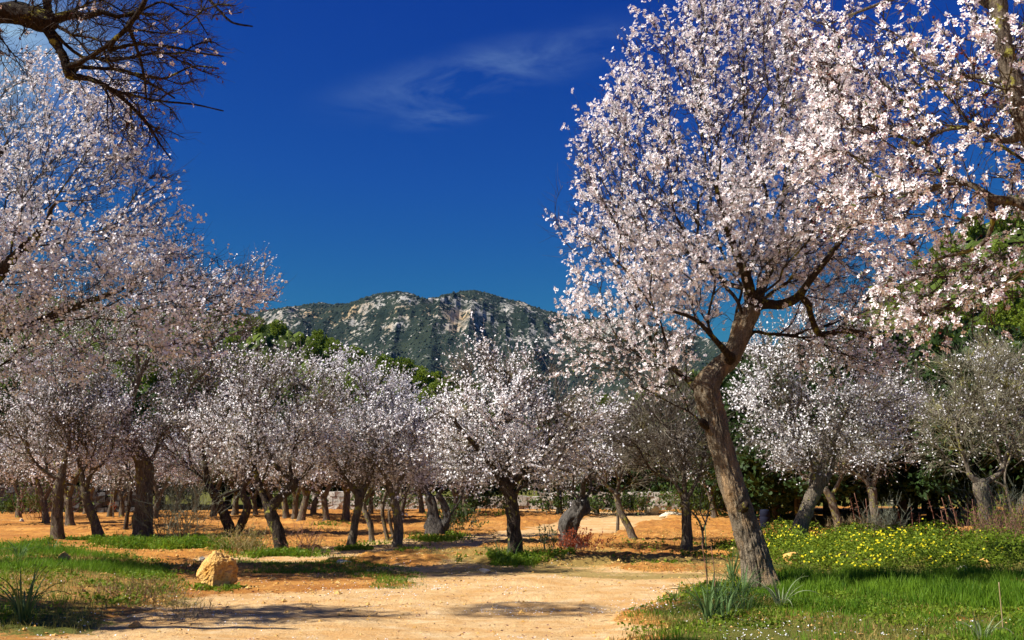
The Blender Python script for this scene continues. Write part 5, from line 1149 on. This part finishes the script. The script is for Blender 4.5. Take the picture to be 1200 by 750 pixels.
# ------------------------------------------------------------------ small shrubs, saplings, stems
def wispy(px, py, label, nst, H, W_, mat, seed, name='broom_shrub', r=.006, leaf=0, leafm=None, cat='shrub', sub=4, group=None, lsz=.03):
    lr = np.random.default_rng(seed); g = on(px, py); rt = thing(name, label, cat, g, group)
    P = np.column_stack([lr.normal(0, W_ * .25, nst), lr.normal(0, W_ * .2, nst), np.full(nst, -.02)]); D = nrm(np.column_stack([P[:, 0] * 1.2 / max(W_, .1) + lr.normal(0, .16, nst), lr.normal(0, .16, nst), np.ones(nst)]))
    L = H * lr.uniform(.55, 1.05, nst); V, Fq, samp = twigs(P, D, L, np.full(nst, r), lr.normal(0, .06, (nst, 3)), 4); acc = Acc(); acc.add(V, [Fq], tint=.4)
    n2 = nst * sub; ti = lr.integers(0, nst, n2); p2 = samp(ti, lr.uniform(.25, .95, n2)); D2 = nrm(D[ti] + lr.normal(0, .45, (n2, 3))); V2, F2, samp2 = twigs(p2, D2, H * lr.uniform(.1, .35, n2), np.full(n2, r * .6), lr.normal(0, .08, (n2, 3)), 2); acc.add(V2, [F2], tint=.8)
    link('stems', acc.mesh('stems', M[mat]), rt, kind='stuff')
    if leaf:
        ti = lr.integers(0, n2, leaf); pl = samp2(ti, lr.uniform(0, 1, leaf)); V, Fq, t = leafquads(pl, nrm(D2[ti] + lr.normal(0, .7, (leaf, 3))), lr.uniform(.6, 1.3, leaf) * lsz, .6); link('foliage', mk('foliage', V, [Fq], M[leafm], attrs={'tint': ('POINT', t)}), rt, kind='stuff')
    return rt
wispy(213, 634, 'tall wispy grey-green broom shrub right of the thick left trunk', 60, 1.75, .8, 'broom', 1, sub=8, leaf=900, leafm='broom', lsz=.035)
wispy(190, 634, 'narrow wispy grey-green broom shrub touching the thick left trunk', 26, 1.5, .4, 'broom', 2, sub=7, leaf=300, leafm='broom', lsz=.03)
wispy(287, 646, 'low pale straw-coloured shrub beside the ochre boulder', 90, .55, .7, 'straw', 3, 'low_shrub', sub=6, leaf=1400, leafm='grass_dry', r=.004, lsz=.03)
wispy(676, 646, 'low red-leaved spurge bush at the foot of the gnarled trunk', 60, .42, .7, 'mauve_stem', 4, 'red_bush', sub=6, leaf=1500, leafm='red_leaf', r=.005, lsz=.035)
wispy(1192, 650, 'tangled red-brown and green shrub at the right edge', 130, 1.05, 1.3, 'mauve_stem', 5, 'tangled_shrub', sub=6, leaf=2400, leafm='clover', r=.005, lsz=.035)
wispy(1168, 636, 'wispy grey-green broom shrub right of the lichen-covered tree', 60, 1.5, .7, 'broom', 6, sub=7, leaf=600, leafm='broom')
wispy(1040, 634, 'wispy grey shrub right of the slim pinkish trunk', 45, .9, .6, 'broom', 7, sub=7, leaf=400, leafm='broom')
wispy(1005, 632, 'clump of tall dry straw stems beside the thin grey trunk', 80, .6, 1.0, 'straw', 8, 'dry_clump', sub=4, cat='plant', r=.004)
wispy(52, 610, 'rusty orange-leaved bush on the far left of the orchard floor', 60, 1.3, 1.2, 'mauve_stem', 9, 'rusty_bush', sub=6, leaf=900, leafm='shrub_leaf', lsz=.08)
wispy(225, 722, 'small tangled dry brown plant on the left bank', 50, .22, .7, 'straw', 10, 'dry_clump', sub=5, cat='plant', r=.003)
wispy(160, 700, 'dry brown grass tangle on the left bank below the pointed stone', 110, .24, 1.1, 'mauve_stem', 17, 'dry_clump', sub=5, cat='plant', r=.003, leaf=700, leafm='grass_dry')
wispy(640, 650, 'small green weed with upright stems right of the central trunk', 18, .5, .3, 'broom', 11, 'weed', sub=5, cat='plant', leaf=260, leafm='shrub_leaf', lsz=.04)
wispy(530, 622, 'rounded green bush behind the hollow split trunk', 60, .8, .9, 'broom', 12, 'green_bush', sub=6, leaf=1300, leafm='shrub_leaf', lsz=.07)
wispy(355, 650, 'small twiggy bare bush right of the elbow-forked trunk', 22, .7, .4, 'mauve_stem', 13, 'twiggy_bush', sub=5)
for q, (px, py, H, W_, lab) in enumerate(((550, 603, .75, 1.8, 'green bush in front of the pale wall left of the central trunk'), (672, 602, .75, 2.8, 'long green bush in front of the pale wall right of the central trunk'), (735, 604, .9, 1.6, 'green bush at the bend of the far track'), (818, 606, 1.1, 1.8, 'green bush behind the straight-trunked bare tree'), (345, 598, .8, 1.6, 'green bush behind the elbow-forked trunk'), (448, 600, .9, 1.8, 'green bush behind the small pale-trunked tree'), (25, 602, .7, 1.4, 'green bush before the dark wall at the left edge'))):
    wispy(px, py, lab, 110, H, W_, 'broom', 30 + q, 'green_bush', sub=6, leaf=2200, leafm='shrub_leaf', lsz=.10, r=.006)
def sapling(px, py, label, segs, seed, mat='bark_pale', leaves=160, leafm='clover', name='sapling'):
    g = on(px, py); rt = thing(name, label, 'young tree', g); k = g[1] / F_PX; acc = Acc(); tips = []
    for s_ in segs:
        P = np.array([at(a, b_, g[1] + (q[0] if q else 0)) - g for a, b_, *q in [(v[0], v[1], *v[3:]) for v in s_]]); rr = np.array([v[2] * .5 * k for v in s_]); D = catmull(np.column_stack([P, rr]), 4); V, Fc = tube(D[:, :3], D[:, 3], 7); acc.add(V, Fc); tips.append(D[len(D) // 3:, :3])
    link('trunk', acc.mesh('trunk', M[mat], True), rt); T = np.vstack(tips); lr = np.random.default_rng(seed); n = leaves; i = lr.integers(0, len(T), n); V, Fq, t = leafquads(T[i] + lr.normal(0, .05, (n, 3)), lr.normal(size=(n, 3)), lr.uniform(.03, .06, n), .6)
    link('foliage', mk('foliage', V, [Fq], M[leafm], attrs={'tint': ('POINT', t)}), rt, kind='stuff')
sapling(824, 642, 'slender pale forked sapling with fresh leaves left of the big leaning trunk', [[(824, 643, 3), (823, 622, 2.6), (817, 607, 2.2), (807, 596, 1.6), (800, 580, 1)], [(824, 622, 2.4), (829, 605, 2), (832, 590, 1.6), (838, 575, 1.2), (840, 550, 1)], [(826, 612, 1.6), (820, 595, 1.4), (824, 570, 1.2), (822, 545, .8)], [(830, 600, 1.4), (842, 592, 1), (850, 580, .8)]], 5, leaves=420)
sapling(133, 606, 'thin young tree with reddish-pink tips before the dark wall at left', [[(133, 607, 1.8), (133, 590, 1.5), (133, 575, 1)], [(133, 594, 1), (129, 590, .8)], [(133, 594, 1), (137, 591, .8)]], 6, leaves=60, leafm='red_leaf')
G_ST = 'thin reddish dry stems standing before the dark evergreens'
stem0 = None
def dry_stem(px, py, H, lean, first):
    g = on(px, py); lab = 'thin reddish dry stem standing before the dark evergreens at right'
    if first is None:
        rt = thing('dry_weed', lab, 'dry plant', g, G_ST); P = catmull(np.array([[0, 0, -.03], [.03, 0, .5], [.01, .02, 1.0]]), 4); V, Fc = tube(P, np.linspace(.014, .007, len(P)), 6); link('stalk', mk('stalk', V, Fc, M['mauve_stem'], attrs={'tint': ('POINT', np.full(len(V), .5))}, smoothf=True), rt)
        V, Fq, t = leafquads(np.column_stack([rng.normal(0, .02, 14), rng.normal(0, .02, 14), rng.uniform(.5, 1, 14)]), rng.normal(size=(14, 3)), np.full(14, .05), .3); link('dry_leaves', mk('dry_leaves', V, [Fq], M['mauve_stem'], attrs={'tint': ('POINT', t)}), rt, kind='stuff')
    else: rt = copy_tree(first, g, random.uniform(0, 6.28), 1.0)
    rt.scale = (1, 1, H); rt.rotation_euler = (0, lean, random.uniform(-.3, .3)); return rt
for px, py, H, ln in ((1003, 626, .95, -.12), (1011, 628, 1.1, -.15), (1016, 629, .95, .02), (1056, 626, .6, -.1), (1068, 628, .7, .05), (1098, 630, 1.0, -.2), (1106, 628, .7, -.05), (1113, 628, .9, -.15), (1124, 630, 1.0, -.18), (1134, 628, .7, .04), (1142, 632, .95, 0.), (1146, 630, 1.1, .06), (1076, 630, .55, .1), (1120, 627, .6, .1)):
    s_ = dry_stem(px, py, H, ln, stem0); stem0 = stem0 or s_
def pole(px, py, pxh, w, label, mat, name, lean=0.):
    g = on(px, py); k = g[1] / F_PX; H = pxh * k; P = catmull(np.array([[0, 0, -.05], [lean * H * .5, 0, H * .5], [lean * H, 0, H]]), 5); V, Fc = tube(P, np.linspace(w * k * .5, w * k * .4, len(P)), 9, bark_shape(3, .05, 0)); rt = thing(name, label, 'post' if 'post' in name else 'plant', g, data=mk(name, V, Fc, M[mat], attrs={'tint': ('POINT', np.full(len(V), .5))}, smoothf=True)); return rt
pole(724, 624, 27, 4, 'short brown wooden post propping the small tree that leans left', 'bark', 'wooden_post', .02)
pole(1176, 742, 56, 1.6, 'single thin pale dry stalk standing in the lawn at lower right', 'straw', 'dry_stalk', -.02)
def barrel():
    x = (891 - 600) / F_PX * 28; g = np.array([x, 28, gh(x, 28)]); prof = [(.0, 0), (.24, 0), (.26, .06), (.285, .22), (.27, .25), (.29, .28), (.285, .52), (.27, .55), (.29, .58), (.26, .80), (.22, .86), (.0, .88)]
    prof = [(a * .5, b_ * .6) for a, b_ in prof]; n = 20; th = np.arange(n) * 2 * math.pi / n; V = np.array([[r_ * math.cos(a), r_ * math.sin(a), z] for r_, z in prof for a in th]); F_ = [[i * n + j, i * n + (j + 1) % n, (i + 1) * n + (j + 1) % n, (i + 1) * n + j] for i in range(len(prof) - 1) for j in range(n)]
    thing('barrel', 'dark blue barrel half hidden behind the big leaning trunk', 'barrel', g, data=mk('barrel', V, [np.array(F_)], M['dark_blue'], smoothf=True))
barrel()
def tell_apart():
    d = {}
    for o in bpy.data.objects:
        if o.parent is None and 'label' in o: d.setdefault(o['label'], []).append(o)
    words = {2: ('left one', 'right one'), 3: ('leftmost', 'middle one', 'rightmost'), 4: ('leftmost', 'second from left', 'second from right', 'rightmost')}
    words[5] = ('leftmost', 'second from left', 'middle one', 'second from right', 'rightmost')
    for lab, os_ in d.items():
        if 'dry stem' in lab or len(os_) not in words: continue
        for o, w in zip(sorted(os_, key=lambda o: o.location[0] / o.location[1]), words[len(os_)]): o['label'] = lab + ', ' + w
    for o in bpy.data.objects:
        if o.parent is None and 'label' in o and len(o['label'].split()) > 16: print('LONG', o.name, o['label'])
tell_apart()
def haze():
    xs = (-3100, 3100); ys = (-80, 3900); zs = (-12, 620)
    V = np.array([[x, y, z] for z in zs for y in ys for x in xs], float); Fq = np.array([[0, 2, 3, 1], [4, 5, 7, 6], [0, 1, 5, 4], [2, 6, 7, 3], [0, 4, 6, 2], [1, 3, 7, 5]])
    b = NB('haze'); v = b.n('ShaderNodeVolumePrincipled'); v.inputs['Color'].default_value = (0.22, 0.50, 1.0, 1); v.inputs['Density'].default_value = 0.000016
    o = b.n('ShaderNodeOutputMaterial'); b.L.new(v.outputs[0], o.inputs['Volume']); link('haze', mk('haze', V, [Fq], b.m), kind='stuff')
haze()
import sys
dg = sum(len(m.polygons) for m in bpy.data.meshes); print('polygons in meshes', dg, 'objects', len(bpy.data.objects))
